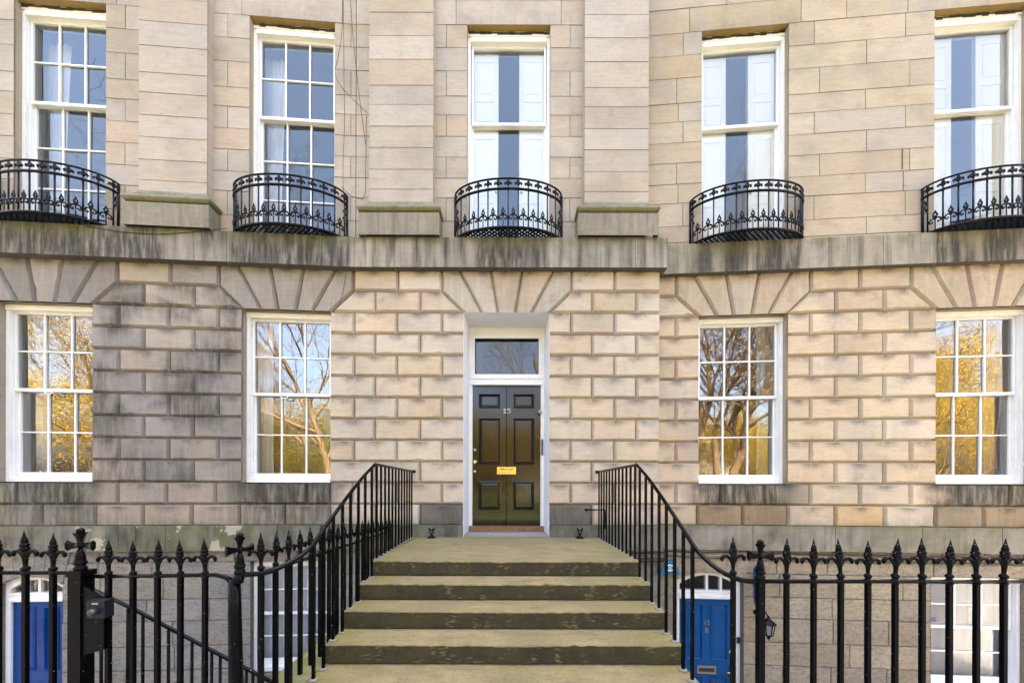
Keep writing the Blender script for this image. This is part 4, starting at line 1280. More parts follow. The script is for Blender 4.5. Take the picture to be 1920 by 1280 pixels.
def balcony(P, par, uc, npl, half=.86, dep=.37):
    global fl_proto, sp_proto
    ZT, Z2, ZF = 4.70, 4.545, 3.962
    cur = lambda th, z: P(uc + half * cos(th), npl + dep * sin(th), z)
    # equal spacing along the rail
    N_ = 400; L = [0.0]
    for i in range(N_):
        a0, a1 = pi * i / N_, pi * (i + 1) / N_
        L.append(L[-1] + sqrt((half * (cos(a1) - cos(a0))) ** 2 + (dep * (sin(a1) - sin(a0))) ** 2))
    def th_at(f):
        t = f * L[-1]
        for i in range(N_):
            if L[i + 1] >= t: return pi * (i + (t - L[i]) / (L[i + 1] - L[i] + 1e-12)) / N_
        return pi
    mb = MB()
    arc = [th_at(k / 40) for k in range(41)]
    mb.tube([cur(t, ZT) for t in arc], .014, 8)
    bal = mb.build('balcony', M['balcony_iron'], par)
    mb = MB(); mb.tube([cur(t, Z2) for t in arc], .019, 8); mb.build('middle_rail', M['balcony_iron'], bal)
    # floor grating: rim, plate ring and lattice
    mb = MB()
    mb.tube([cur(t, ZF) for t in arc], .018, 6)
    rim2 = [(uc + (half - .035) * cos(t), npl + (dep - .03) * sin(t)) for t in arc]
    for k in range(40):
        t0, t1 = arc[k], arc[k + 1]
        mb.hexa([cur(t0, ZF - .008), cur(t1, ZF - .008), P(*rim2[k + 1], ZF - .008), P(*rim2[k], ZF - .008), cur(t0, ZF + .01), cur(t1, ZF + .01), P(*rim2[k + 1], ZF + .01), P(*rim2[k], ZF + .01)])
    mb.prism(P, uc - half + .02, uc + half - .02, npl + .005, npl + .04, ZF - .007, ZF + .009)
    h2, d2 = half - .02, dep - .02
    sp = .085
    for s in (-1, 1):
        k = -int((half + dep) / sp) - 1
        while k * sp < half + dep:
            # line u + s*v*1.0 = c  (v = n - npl), clip to half ellipse
            c = k * sp; k += 1
            seg = []
            for i in range(60):
                v = d2 * i / 59
                u = c - s * v * 1.15
                if (u / h2) ** 2 + (v / d2) ** 2 <= 1: seg.append((u, v))
            if len(seg) < 2: continue
            (u0, v0), (u1, v1) = seg[0], seg[-1]
            mb.tube([P(uc + u0, npl + v0, ZF + .001 * s), P(uc + u1, npl + v1, ZF + .001 * s)], .0125, 4, smooth=False)
    mb.build('floor_grating', M['balcony_iron'], bal)
    nb = 13
    for i in range(nb):
        f = (i + .5) / nb
        t = th_at(f)
        p = cur(t, 0)
        tg = Vector(cur(t + .01, 0)) - Vector(cur(t - .01, 0)); rz = math.atan2(tg.y, tg.x)
        if fl_proto is None:
            fl_proto = fleur_mb().build('fleur_de_lis', M['balcony_iron'], None); 
            fo = fl_proto; fo.parent = bal; ROOT[fo] = ROOT[bal]; fo.location = Vector((p[0], p[1], EYE + 4.622)) - ROOT[bal]; fo.scale = (1.15,) * 3; fo.rotation_euler = (0, 0, rz)
        else: copy_to(fl_proto, bal, (p[0], p[1], EYE + 4.622), rz, 1.15)
        q = MB(); q.tube([cur(t, ZF + .005), cur(t, Z2)], .0108, 6); q.build('baluster', M['balcony_iron'], bal)
    for i in range(nb - 1):
        f = (i + 1) / nb
        t = th_at(f); p = cur(t, 0)
        tg = Vector(cur(t + .01, 0)) - Vector(cur(t - .01, 0)); rz = math.atan2(tg.y, tg.x)
        if sp_proto is None:
            sp_proto = spear_mb(3.965 - 4.185).build('spear_finial', M['balcony_iron'], None)
            fo = sp_proto; fo.parent = bal; ROOT[fo] = ROOT[bal]; fo.location = Vector((p[0], p[1], EYE + 4.185)) - ROOT[bal]; fo.rotation_euler = (0, 0, rz)
        else: copy_to(sp_proto, bal, (p[0], p[1], EYE + 4.185), rz)
    for s in (-1, 1):
        q = MB(); q.tube([P(uc + s * half, npl + .02, ZF - .02), P(uc + s * half, npl + .02, ZT)], .017, 8)
        q.tube([P(uc + s * half, npl + .02, Z2), P(uc + s * (half + .01), npl - .06, Z2 + .0)], .014, 6); q.tube([P(uc + s * half, npl + .02, ZT), P(uc + s * (half + .01), npl - .06, ZT)], .012, 6)
        # small scroll ornament by the wall
        q.tube([P(uc + s * (half - .01), npl + .03, Z2 - .05), P(uc + s * (half - .05), npl + .03, Z2 - .1), P(uc + s * (half - .015), npl + .03, Z2 - .16), P(uc + s * (half - .06), npl + .03, Z2 - .22)], [.008, .016, .008, .014], 6)
        q.build('wall_post', M['balcony_iron'], bal)
for c in cA: balcony(PA, houseA, c, NUA)
for c in cB: balcony(PB, houseB, c, NUB)

# ------------------------------------------------------------------ entrance steps
SX0, SX1 = -1.50, 1.38
st = thing('entrance_steps', (-.06, 4.2, 0), 'worn mossy stone steps and landing rising to the black front door', 'steps')
Y0, RUN, RISE, ZL = 3.87, .32, .16, -.78
def slab(name, x0, x1, y0, y1, z0, z1, parent, nx=110, moss=0.6, bev=.006):
    """a stone with a rounded worn front edge; top and front carry their own stain"""
    t = MB(); r = MB()
    rnd = random.Random(hash((round(y0, 2), 3)) % 999)
    ed = lambda x: .008 * noise.noise(Vector((x * 4, y0 * 3, 0))) + .007 * noise.noise(Vector((x * 15, y0, 2))) + .012 * sstep(.45, .75, noise.noise(Vector((x * 7, y0 * 5, 9))))
    xs = [x0 + (x1 - x0) * i / nx for i in range(nx + 1)]
    def strip(m, rowf, cnt, st_):
        vs_ = []; sts = []
        for x in xs:
            for k in range(cnt + 1):
                p = rowf(x, k / cnt); vs_.append((p[0], p[1], p[2] + EYE)); sts.append(st_(x, k / cnt))
        m.add(vs_, [(i * (cnt + 1) + k, (i + 1) * (cnt + 1) + k, (i + 1) * (cnt + 1) + k + 1, i * (cnt + 1) + k + 1) for i in range(nx) for k in range(cnt)], stain=sts, smooth=False)
    edge = lambda x: max(sstep(.55, .05, x - x0), sstep(.55, .05, x1 - x))
    strip(t, lambda x, k: (x, y0 + .012 + (y1 - y0 - .012) * k, z1 + ed(x) * (1 - k) * .5 - .004 * math.exp(-((x + .06) / .6) ** 2) * (1 - k)), 6, lambda x, k: (.25 * sstep(.8, 1, k), moss * (.4 + 1.1 * edge(x)), 0))
    strip(t, lambda x, k: (x, y0 + .012 * (1 - sin(k * pi / 2)) , z1 + ed(x) * .5 - .012 * (1 - cos((1 - k) * pi / 2) ) * 0 - .012 * (1 - k) - .004 * math.exp(-((x + .06) / .6) ** 2) + .0), 3, lambda x, k: (0, .4, 0)) if False else None
    strip(t, lambda x, k: (x, y0 + .012 * (1 - cos(k * pi / 2)) + ed(x), z1 - .012 + .012 * sin(k * pi / 2) + ed(x) * .5 - .004 * math.exp(-((x + .06) / .6) ** 2)), 3, lambda x, k: (0, .3, 0))
    strip(r, lambda x, k: (x, y0 + ed(x), z0 + (z1 - .012 + ed(x) * .5 - .004 * math.exp(-((x + .06) / .6) ** 2) - z0) * k), 5, lambda x, k: (.35 * edge(x) + .55 * sstep(.25, 0, k), .45 + .5 * edge(x), 0))
    e = .0
    for x, fl in ((x0, 0), (x1, 1)):
        q = [(x, y0, z0 + EYE), (x, y1, z0 + EYE), (x, y1, z1 + EYE), (x, y0, z1 - .004 + EYE)]
        r.add(q if fl else q[::-1], [(0, 1, 2, 3)], stain=(.5, .9, 0))
    r.add([(x0, y0, z0 + EYE), (x0, y1, z0 + EYE), (x1, y1, z0 + EYE), (x1, y0, z0 + EYE)], [(0, 1, 2, 3)])
    o = t.build(name, M['tread'], parent)
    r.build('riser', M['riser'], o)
    return o
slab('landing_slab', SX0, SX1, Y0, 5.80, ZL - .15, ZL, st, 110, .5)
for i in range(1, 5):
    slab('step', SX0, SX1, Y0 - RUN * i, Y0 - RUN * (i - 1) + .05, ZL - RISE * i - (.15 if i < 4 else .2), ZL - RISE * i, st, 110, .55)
mb = MB(); mb.prism(PA, DOOR[0], DOOR[1], DI, -.001, ZL - .15, ZL + .03, stain=(0, .15, 0)); mb.build('door_slab', M['paving'], st)
for x0, x1 in ((SX0 + .12, SX0 + .4), (SX1 - .4, SX1 - .12)):   # walls under the landing
    mb = MB(); mb.box(x0, x1, 3.95, 5.72, EYE - 3.9, EYE - .945, tone=(.22, .19, .14)); mb.box(x0, x1, 2.72, 3.94, EYE - 3.9, EYE - 1.66, tone=(.22, .19, .14))
    mb.build('supporting_wall', M['rubble'], st)
cp = MB()
cp.box(-1.80, -1.515, 2.34, 5.7, EYE - 1.75, EYE - 1.43, tone=(.22, .2, .09), stain=(0, .9, 0))
tag(cp.build('stone_kerb', M['plinth'], None, {'loc': (-1.66, 4, EYE - 1.75)}), 'green mossy stone kerb beside the left flank of the front steps', 'kerb')

# ------------------------------------------------------------------ stair railings
def bez(pts, n=8):
    """Catmull-Rom through points"""
    P_ = [Vector(p) for p in pts]; out = []
    for i in range(len(P_) - 1):
        p0 = P_[max(i - 1, 0)]; p1 = P_[i]; p2 = P_[i + 1]; p3 = P_[min(i + 2, len(P_) - 1)]
        for k in range(n):
            t = k / n
            out.append(.5 * ((2 * p1) + (-p0 + p2) * t + (2 * p0 - 5 * p1 + 4 * p2 - p3) * t * t + (-p0 + 3 * p1 - 3 * p2 + p3) * t ** 3))
    out.append(P_[-1]); return out
def tread_z(y):
    if y > Y0: return ZL
    return ZL - RISE * (int((Y0 - y) / RUN) + 1)
def stair_rail(sx, xs, xback, label, end):
    o = thing('stair_railing', (xs, 4.1, EYE - .9), label, 'railing', 'iron railings of the front steps')
    flat = [(xback, 5.72, EYE + .265), (xs, Y0 + .02, EYE + .255)]
    curve = bez([(xs, Y0 + .02, EYE + .255), (xs, 3.55, EYE + .095), (xs, 3.2, EYE - .10), (xs, 2.85, EYE - .31), (xs + .01 * sx, 2.60, EYE - .445)] + end, 8)
    mb = MB()
    mb.tube(flat[:1] + [tuple(Vector(flat[0]).lerp(Vector(flat[1]), .5))] + curve, .0165, 8)
    mb.tube([(xback, 5.70, EYE + .265), (xback + .0 , 5.78, EYE + .265), (xback - .03 * sx, 5.79, EYE + .262)], [.02, .028, .02], 8)
    mb.build('handrail', M['iron'], o)
    def rail_z(y):
        if y >= Y0: f = (y - Y0) / (5.72 - Y0); return EYE + .255 + .01 * f, xs + (xback - xs) * f
        best = min(curve, key=lambda p: abs(p.y - y)); return best.z, best.x
    ys = [5.62 - .152 * k for k in range(12)] + [3.80, 3.63, 3.47, 3.30, 3.145, 2.985, 2.83, 2.67]
    pads = MB()
    for y in ys:
        z, x = rail_z(y)
        zt = tread_z(y) + EYE
        q = MB(); q.box(x - .0105, x + .0105, y - .0105, y + .0105, zt - .03, z); q.build('baluster', M['iron'], o)
        p = MB(); p.lathe([(.036, 0), (.03, .008), (.018, .012)], 9, (x, y, zt + .0005)); p.build('mortar_pad', M['mortar_pad'], o)
    return o
stair_rail(1, -1.475, -1.565, 'left black iron handrail with square bars beside the front steps', [(-1.52, 2.42, EYE - .515), (-1.58, 2.33, EYE - .545), (-1.66, 2.30, EYE - .551), (-1.73, 2.30, EYE - .553)])
ro = stair_rail(-1, 1.345, 1.355, 'right black iron handrail with square bars beside the front steps', [(1.37, 2.42, EYE - .53), (1.43, 2.335, EYE - .57), (1.49, 2.30, EYE - .585), (1.565, 2.30, EYE - .588)])

# ------------------------------------------------------------------ spiked fences
def finial_mb():
    m = MB()
    m.lathe([(.012, -.03), (.020, -.026), (.020, -.012), (.012, -.006), (.021, .004), (.021, .018), (.011, .026), (.0105, .036), (.012, .06), (.015, .09), (.0165, .112), (.013, .125)], 10)
    m.lathe([(.012, .118), (.0225, .128), (.0235, .140), (.0165, .145), (.0225, .151), (.0215, .164), (.0145, .169), (.0175, .174), (.0145, .190), (.0075, .213), (.0015, .245)], 10)
    for s in (-1, 1):
        m.tube([(s * .003, 0, .055), (s * .010, 0, .082), (s * .023, 0, .106), (s * .040, 0, .120), (s * .058, 0, .120), (s * .070, 0, .108), (s * .0725, 0, .093), (s * .066, 0, .088)], [.008, .009, .0095, .010, .0115, .0125, .010, .005], 8)
    return m
def cross_mb():
    m = MB()
    m.lathe([(.024, -.06), (.030, -.05), (.030, -.03), (.022, -.024), (.030, -.012), (.030, .002), (.024, .01), (.026, .014), (.020, .05), (.013, .085)], 10)
    def arm(dx, dz):
        m.tube([(0, 0, .10), (dx * .022, 0, .10 + dz * .03), (dx * .055, 0, .10 + dz * .055), (dx * .078, 0, .10 + dz * .078), (dx * .08, 0, .10 + dz * .08)], [.016, .014, .022, .034, .022], 6, smooth=False)
    arm(-1, 0); arm(1, 0)
    m.v = [(x, y * .5, z) if abs(x) > .03 or abs(z - .10) < .02 and abs(x) > .001 else (x, y, z) for x, y, z in m.v]
    arm(0, 1)
    m.tube([(0, -.02, .10), (0, .02, .10)], [.012, .012], 8)
    m.lathe([(.008, .172), (.018, .18), (.021, .19), (.016, .203), (.003, .208)], 10)
    for s in (-1, 1): m.tube([(s * .070, 0, .10), (s * .082, 0, .10)], [.012, .006], 8)
    return m
FIN = CRS = None
def put(proto_name, parent, loc, rz, sc=1.0):
    """castings set by hand: each a little turned, leaning and worn differently"""
    global FIN, CRS
    rz += random.uniform(-.10, .10); sc *= random.uniform(.96, 1.04)
    if proto_name == 'spear_finial':
        if FIN is None:
            FIN = finial_mb().build('spear_finial', M['iron'], None); FIN.parent = parent; ROOT[FIN] = ROOT[parent]
            FIN.location = Vector(loc) - ROOT[parent]; FIN.rotation_euler = (0, 0, rz); FIN.scale = (sc,) * 3; return
        o = copy_to(FIN, parent, loc, rz, sc); o.rotation_euler = (random.gauss(0, .02), random.gauss(0, .022), rz)
    else:
        if CRS is None:
            CRS = cross_mb().build('cross_finial', M['iron'], None); CRS.parent = parent; ROOT[CRS] = ROOT[parent]
            CRS.location = Vector(loc) - ROOT[parent]; CRS.rotation_euler = (0, 0, rz); CRS.scale = (sc,) * 3; return
        copy_to(CRS, parent, loc, rz, sc)
DF = 2.30
X = lambda x, D=DF: (x - 960) * D / F
def bar(parent, x, y, z0, z1, h=.0120, name='bar'):
    q = MB(); q.box(x - h, x + h, y - h, y + h, EYE + z0, EYE + z1); return q.build(name, M['iron'], parent)
ZG = -1.6
# left run
fL = thing('spiked_fence', (-3.2, DF, 0), 'black iron spiked fence to the left of the gate', 'fence', 'iron fences along the pavement')
q = MB(); q.tube([(-4.6, DF, EYE - .545), (-3.6, DF, EYE - .545), (X(150), DF, EYE - .545)], .012, 8); q.build('top_rail', M['iron'], fL)
q = MB(); q.box(-4.6, X(150), DF - .018, DF + .018, EYE - 1.50, EYE - 1.47); q.build('bottom_rail', M['iron'], fL)
for k in range(10):
    x = X(100 - 51.5 * k)
    bar(fL, x, DF, ZG, -.53); put('spear_finial', fL, (x, DF, EYE - .53), 0)
q = MB(); x = X(153); q.box(x - .040, x + .040, DF - .04, DF + .04, EYE + ZG, EYE - .55); q.box(x - .048, x + .048, DF - .045, DF + .045, EYE - .56, EYE - .525); q.build('gate_post', M['iron'], fL)
put('cross_finial', fL, (X(151), DF, EYE - .475), 0, 1.05)
# the gate
ga = thing('iron_gate', (X(295), DF, 0), 'black iron spiked gate with a key safe on its post side', 'gate')
q = MB(); q.tube([(X(166), DF, EYE - .567), (X(300), DF, EYE - .562), (X(405), DF, EYE - .555), (X(425), DF, EYE - .572), (X(436), DF, EYE - .60)], [.013, .013, .013, .015, .02], 8); q.build('top_rail', M['iron'], ga)
q = MB(); q.box(X(166), X(430), DF - .018, DF + .018, EYE - 1.50, EYE - 1.47); q.build('bottom_rail', M['iron'], ga)
for px in (204, 250, 296, 339, 385):
    bar(ga, X(px), DF, ZG + .06, -.56); put('spear_finial', ga, (X(px), DF, EYE - .555), 0, .93)
q = MB(); q.tube([(X(446), DF, EYE + ZG), (X(441), DF, EYE - .8), (X(440), DF, EYE - .58)], [.042, .036, .033], 10); q.build('hinge_stile', M['iron'], ga)
q = MB()
pl = [(X(163), -.61), (X(205), -.70), (X(205), -1.02), (X(163), -1.06)]
q.hexa([(x, DF - .03, EYE + z) for x, z in pl[::-1]] + [(x, DF - .02, EYE + z) for x, z in pl[::-1]]); q.build('lock_plate', M['iron'], ga)
# key safe box
kb = thing('key_safe', (X(180), DF - .07, EYE - .85), 'small dark grey lock box with a round knob fixed to the gate', 'lock box')
q = MB(); q.box(X(164, 2.22), X(198, 2.22), DF - .085, DF - .031, EYE - .803, EYE - .695); q.build('box_body', M['keybox'], kb)
q = MB(); p = Vector((X(180, 2.215), DF - .085, EYE - .76)); q.tube([p, p + Vector((0, -.03, 0)), p + Vector((0, -.035, 0))], [.021, .019, .013], 14); q.build('lock_knob', M['knob'], kb)
q = MB(); q.box(X(173, 2.215), X(184, 2.215), DF - .0865, DF - .085, EYE - .718, EYE - .709); q.build('name_strip', M['pale_cable'], kb)
# return run beside the steps
fR = thing('spiked_fence', (-1.62, 3.4, EYE - 1.43), 'black iron spiked fence running back along the steps to the house', 'fence', 'iron fences along the pavement')
XR = -1.625
q = MB(); q.tube([(XR, 2.34, EYE - .553), (XR, 3.5, EYE - .565), (XR, 4.9, EYE - .575)], .012, 8); q.build('top_rail', M['iron'], fR)
for k in range(18):
    y = 2.34 + .145 * k
    h = .019 if k == 2 else .0135
    bar(fR, XR, y, -1.44, -.54, h); put('spear_finial', fR, (XR, y, EYE - .53 - .006 * k), 0 if k == 0 else pi / 2 + (.35 if k == 1 else 0))
put('cross_finial', fR, (X(450), DF, EYE - .495), pi / 2 - .35, 1.0)
q = MB(); q.tube([(X(446), DF, EYE - .60), (X(450), DF, EYE - .545)], [.034, .026], 10)
q.tube([(X(446) - .03, DF - .005, EYE - .605), (X(446) + .01, DF - .012, EYE - .575), (X(446) + .035, DF, EYE - .59)], [.02, .028, .02], 8); q.build('post_collar', M['iron'], fR)
# right run
fQ = thing('spiked_fence', (2.6, DF, 0), 'black iron spiked fence to the right of the front steps', 'fence', 'iron fences along the pavement')
q = MB(); q.tube([(X(1425), DF, EYE - .588), (X(1650), DF, EYE - .586), (4.6, DF, EYE - .59)], .0135, 8); q.build('top_rail', M['iron'], fQ)
q = MB(); q.box(X(1425), 4.6, DF - .018, DF + .018, EYE - 1.50, EYE - 1.47); q.build('bottom_rail', M['iron'], fQ)
for k in range(18):
    x = X(1475 + 50.9 * k)
    bar(fQ, x, DF, ZG, -.575); put('spear_finial', fQ, (x, DF, EYE - .563), 0, 1.0)
    q = MB(); q.lathe([(.014, -.02), (.022, -.012), (.022, .012), (.014, .02)], 8, (x, DF, EYE - .588)); q.build('rail_boss', M['iron'], fQ)
x = X(1375); bar(fQ, x, DF, ZG, -.55); put('spear_finial', fQ, (x, DF, EYE - .545), 0)
x = X(1426); bar(fQ, x, DF, ZG, -.57, .019, 'post'); put('cross_finial', fQ, (x, DF, EYE - .525), 0, 1.0)
for c in (fL, fQ):
    pass

# basement stair and its handrail, seen through the gate
bs = thing('basement_stair', (-2.6, 2.8, EYE - 3.9), 'grey stone stair going down to the basement behind the gate', 'steps')
for k in range(11):
    x0 = -3.25 + .27 * k
    q = MB(); q.box(x0, x0 + .27, 2.42, 3.22, EYE - 3.95, EYE - 1.62 - .195 * k - .1, tone=(.25, .22, .18)); q.build('step', M['rubble'], bs)
hr = thing('stair_handrail', (-2.5, 2.62, EYE - 2.5), 'thin black iron handrail sloping down behind the gate to the basement', 'railing')
D2 = 2.65
q = MB(); q.tube([pt(168, 1102, D2), pt(250, 1141, D2), pt(428, 1235, D2), pt(484, 1264, D2), pt(620, 1336, D2)], .014, 8); q.build('handrail', M['iron'], hr)
for px, py in ((190, 1172), (240, 1140), (268, 1154), (316, 1180), (360, 1203), (397, 1222), (413, 1230), (462, 1256), (474, 1262), (520, 1290)):
    a_ = pt(px, py, D2)
    q = MB(); q.tube([a_, (a_[0], a_[1], a_[2] - .95)], .0105, 6); q.build('baluster', M['iron'], hr)

# ------------------------------------------------------------------ small things
def scraper(px, label):
    c = pt(px, 1008, 5.62); z = EYE + ZL
    o = thing('boot_scraper', (c[0], 5.66, z), label, 'boot scraper', 'boot scrapers on the landing')
    q = MB(); q.lathe([(.07, 0), (.065, .012), (.04, .025), (.018, .05), (.014, .07)], 10, (c[0], 5.66, z)); q.build('base', M['iron'], o)
    q = MB()
    for s in (-1, 1):
        q.tube([(c[0], 5.66, z + .06), (c[0] + s * .03, 5.66, z + .09), (c[0] + s * .012, 5.66, z + .12), (c[0] + s * .04, 5.66, z + .15), (c[0] + s * .032, 5.66, z + .165)], [.012, .011, .011, .012, .008], 6)
    q.build('scroll', M['iron'], o)
    q = MB(); q.box(c[0] - .045, c[0] + .045, 5.655, 5.665, z + .115, z + .13); q.build('blade', M['iron'], o)
scraper(808, 'small black iron boot scraper on the landing left of the door')
scraper(1088, 'small black iron boot scraper on the landing right of the door')
# short wall rail behind the right handrail
q = MB(); p0 = Vector(pt(1099, 955, 5.74)); q.tube([p0 + Vector((0, .05, 0)), p0, p0 + Vector((.29, -.02, 0)), p0 + Vector((.30, -.02, -.30))], [.018, .014, .014, .014], 8)
q.tube([p0 + Vector((-.012, 0, 0)), p0 + Vector((.012, 0, 0))], .024, 8)
tag(q.build('wall_bracket', M['iron'], None, {'loc': tuple(p0)}), 'short black iron bracket fixed to the wall by the right handrail', 'bracket')

# wires on the facade
def cable(pts, label, r=.0045, mat='cable', group=None):
    q = MB(); q.tube(bez(pts, 6), r, 6)
    return tag(q.build('cable', M[mat], None, {'loc': tuple(pts[-1])}), label, 'cable', group)
DU = 5.68
cable([pt(642, -30, DU), pt(641, 60, DU), pt(633, 112, DU), pt(628, 135, DU), pt(638, 160, DU), pt(662, 187, DU), pt(689, 212, DU)], 'thin black wire curling away from the right edge of the multi-pane window', .0045)
cable([pt(644, -30, DU), pt(645, 150, DU), pt(646, 230, DU), pt(643, 320, DU), pt(646, 400, DU), pt(650, 445, 5.58), pt(650, 500, 5.58), pt(640, 560, 5.70), pt(625, 586, 5.70)], 'long thin wire hanging straight down the wall past the belt course', .0045)
cable([pt(655, -30, DU), pt(662, 70, DU), pt(672, 165, DU), pt(678, 215, DU), pt(686, 272, DU)], 'thin grey wire slanting down into the corner of the middle pilaster', .005)
cable([pt(640, 350, 5.5), pt(655, 365, 5.6), pt(672, 372, 5.66), pt(684, 366, 5.68), pt(686, 300, DU), pt(687, 215, DU)], 'thin black wire looping from the balcony rail up the side of the pilaster', .0045)
def bp(x, y, n=.128):   # on the face of the belt
    u = PA.U(x, n); X_, Y_, _ = PA(u, n, 0); return pt(x, y, Y_)
cable([bp(95, 404), bp(150, 421), bp(225, 434), bp(290, 439), bp(350, 436), bp(425, 428)], 'long wire sagging along the stained belt course between two balconies', .005)
# cables under the base course at right
def cp_(x, y, n=.0): u = PB.U(x, n); X_, Y_, _ = PB(u, n, 0); return pt(x, y, Y_)
for i, (dy, m, lab) in enumerate(((0, 'cable', 'upper dark cable clipped under the right base course'), (6, 'pale_cable', 'pale cable clipped under the right base course'), (11, 'cable', 'lower dark cable sagging under the right base course'))):
    cable([cp_(1245, 1033 + dy * .7), cp_(1330, 1035 + dy), cp_(1400, 1034 + dy), cp_(1500, 1038 + dy * .8), cp_(1620, 1040 + dy), cp_(1760, 1043 + dy), cp_(1930, 1046 + dy)], lab, .008, m, 'cables along the base course')
mb = MB()
for y in (1036, 1047, 1052): mb.tube([pt(1185, y, 5.76), pt(1250, y - 1, 5.80)], .014, 6)
tag(mb.build('pipe_run', M['cable'], None, {'loc': pt(1220, 1050, 5.78)}), 'bundle of dark pipes below the landing beside the teal box', 'pipes')
# alarm box
u0 = PA.U(1254, NB)
al = thing('alarm_box', pt(1254, 1065, 5.83), 'teal triangular alarm box on the basement wall by the blue door', 'alarm box')
q = MB()
tri = [(1237, 1078), (1275, 1078), (1262, 1048), (1247, 1048)]
f_ = [pt(x, y, 5.74) for x, y in tri]; bk = [pt(x + (1255 - x) * -.12, y, 5.85) for x, y in tri]
q.hexa([f_[0], f_[1], bk[1], bk[0], f_[3], f_[2], bk[2], bk[3]]); q.build('box_body', M['teal'], al)
q = MB(); q.hexa([pt(1238, 1073, 5.735), pt(1245, 1050, 5.735), pt(1245, 1050, 5.74), pt(1238, 1073, 5.74), pt(1248, 1050, 5.735), pt(1243, 1077, 5.735), pt(1243, 1077, 5.74), pt(1248, 1050, 5.74)]) if False else None
ring_ = [pt(1256 + 5.5 * cos(w), 1064 + 5.5 * sin(w), 5.733) for w in [.6 + k * (2 * pi - 1.2) / 14 for k in range(15)]]
q.tube(ring_, .011, 6); q.tube([pt(1256 + 2 * cos(w), 1064 + 2 * sin(w), 5.733) for w in [k * 2 * pi / 8 for k in range(9)]], .008, 6)
q.build('emblem', M['pale_blue'], al)
# down pipe stub
q = MB(); q.tube([pt(1418, 1068, 5.76), pt(1418, 1100, 5.76)], .042, 10); q.tube([pt(1418, 1100, 5.76), pt(1418, 1108, 5.76), pt(1418, 1128, 5.76), pt(1418, 1133, 5.76)], [.034, .04, .034, .02], 10)
q.tube([pt(1418, 1068, 5.76), pt(1418, 1062, 5.80)], [.042, .03], 10)
q.tube([pt(1416, 1095, 5.76), pt(1416, 1095, 5.90)], .015, 6)
tag(q.build('security_light', M['navy_plastic'], None, {'loc': pt(1418, 1130, 5.76)}), 'dark cylindrical outdoor fitting on the wall above the lantern', 'light fitting')
# wall lantern
c = Vector(pt(1441, 1182, 5.60))
ln = thing('wall_lantern', tuple(c), 'black wall lantern with tapering glass panes right of the blue door', 'lantern')
q = MB(); q.tube([c + Vector((-.06, .22, .22)), c + Vector((-.06, .18, .22))], [.04, .04], 8)
q.tube(bez([c + Vector((-.06, .18, .22)), c + Vector((-.05, .10, .29)), c + Vector((-.02, .03, .27)), c + Vector((0, 0, .20))], 5), .012, 6)
q.tube(bez([c + Vector((-.06, .18, .18)), c + Vector((-.055, .13, .25)), c + Vector((-.03, .08, .22))], 5), .012, 6); q.build('bracket', M['iron'], ln)
q = MB(); q.lathe([(.012, .235), (.016, .22), (.008, .205), (.02, .195), (.045, .17), (.06, .155), (.10, .125), (.105, .11), (.09, .105)], 6, tuple(c), smooth=False); q.build('lantern_cap', M['iron'], ln)
q = MB(); q.lathe([(.082, .105), (.052, -.06)], 6, tuple(c), smooth=False); q.build('lantern_glass', M['opal'], ln)
q = MB()
for k in range(6):
    w = 2 * pi * (k + .5) / 6
    q.tube([c + Vector((.086 * cos(w), .086 * sin(w), .108)), c + Vector((.056 * cos(w), .056 * sin(w), -.062))], .008, 4)
q.lathe([(.062, -.055), (.062, -.07), (.035, -.085), (.02, -.10), (.026, -.115), (.008, -.13), (.002, -.16)], 6, tuple(c), smooth=False); q.build('lantern_cage', M['iron'], ln)
# blue box on the basement window rail
ub = PB.U(1760, NB - .24)
q = MB(); q.prism(PB, BWR[0] + .12, BWR[0] + .33, NB - .33, NB - .25, -2.16, -2.115); q.prism(PB, BWR[0] + .125, BWR[0] + .325, NB - .325, NB - .255, -2.115, -2.09)
tag(q.build('book', M['bluebox'], None, {'loc': PB(BWR[0] + .2, NB - .3, -2.16)}), 'small blue book lying inside the right basement window on its middle rail', 'book')

# ------------------------------------------------------------------ ground, area, street and gardens behind the camera
def sheet(name, x0, x1, y0, y1, z, mat, z1=None):
    q = MB()
    if z1 is None: q.add([(x0, y0, z), (x1, y0, z), (x1, y1, z), (x0, y1, z)], [(0, 1, 2, 3)])
    else: q.box(x0, x1, y0, y1, z, z1)
    return structure(q.build(name, mat))
sheet('area_floor', -11, 12, 2.36, 5.95, EYE - 3.95, M['pale_paving'])
q = MB(); q.box(-11, -1.85, 2.24, 2.36, -2.35, -.005, tone=(.28, .24, .19)); q.box(1.40, 12, 2.24, 2.36, -2.35, -.005, tone=(.28, .24, .19)); q.box(-1.85, 1.40, 2.24, 2.36, -2.35, -.2, tone=(.28, .24, .19))
structure(q.build('area_retaining_wall', M['bounce_wall']))
sheet('pavement', -60, 60, -1.0, 2.6 - .24, -.2, M['paving'], 0.0)
q = MB(); q.box(-1.6, 1.4, 2.36, 2.70, -.4, .0); structure(q.build('pavement', M['paving']))
sheet('road', -60, 60, -5.6, -1.0, -.13, M['asphalt'])
sheet('ground', -900, 900, -900, -5.6, -.02, M['lawn'])
q = MB(); q.box(-60, 60, -5.75, -5.6, -.2, 0.0); structure(q.build('kerb', M['paving']))

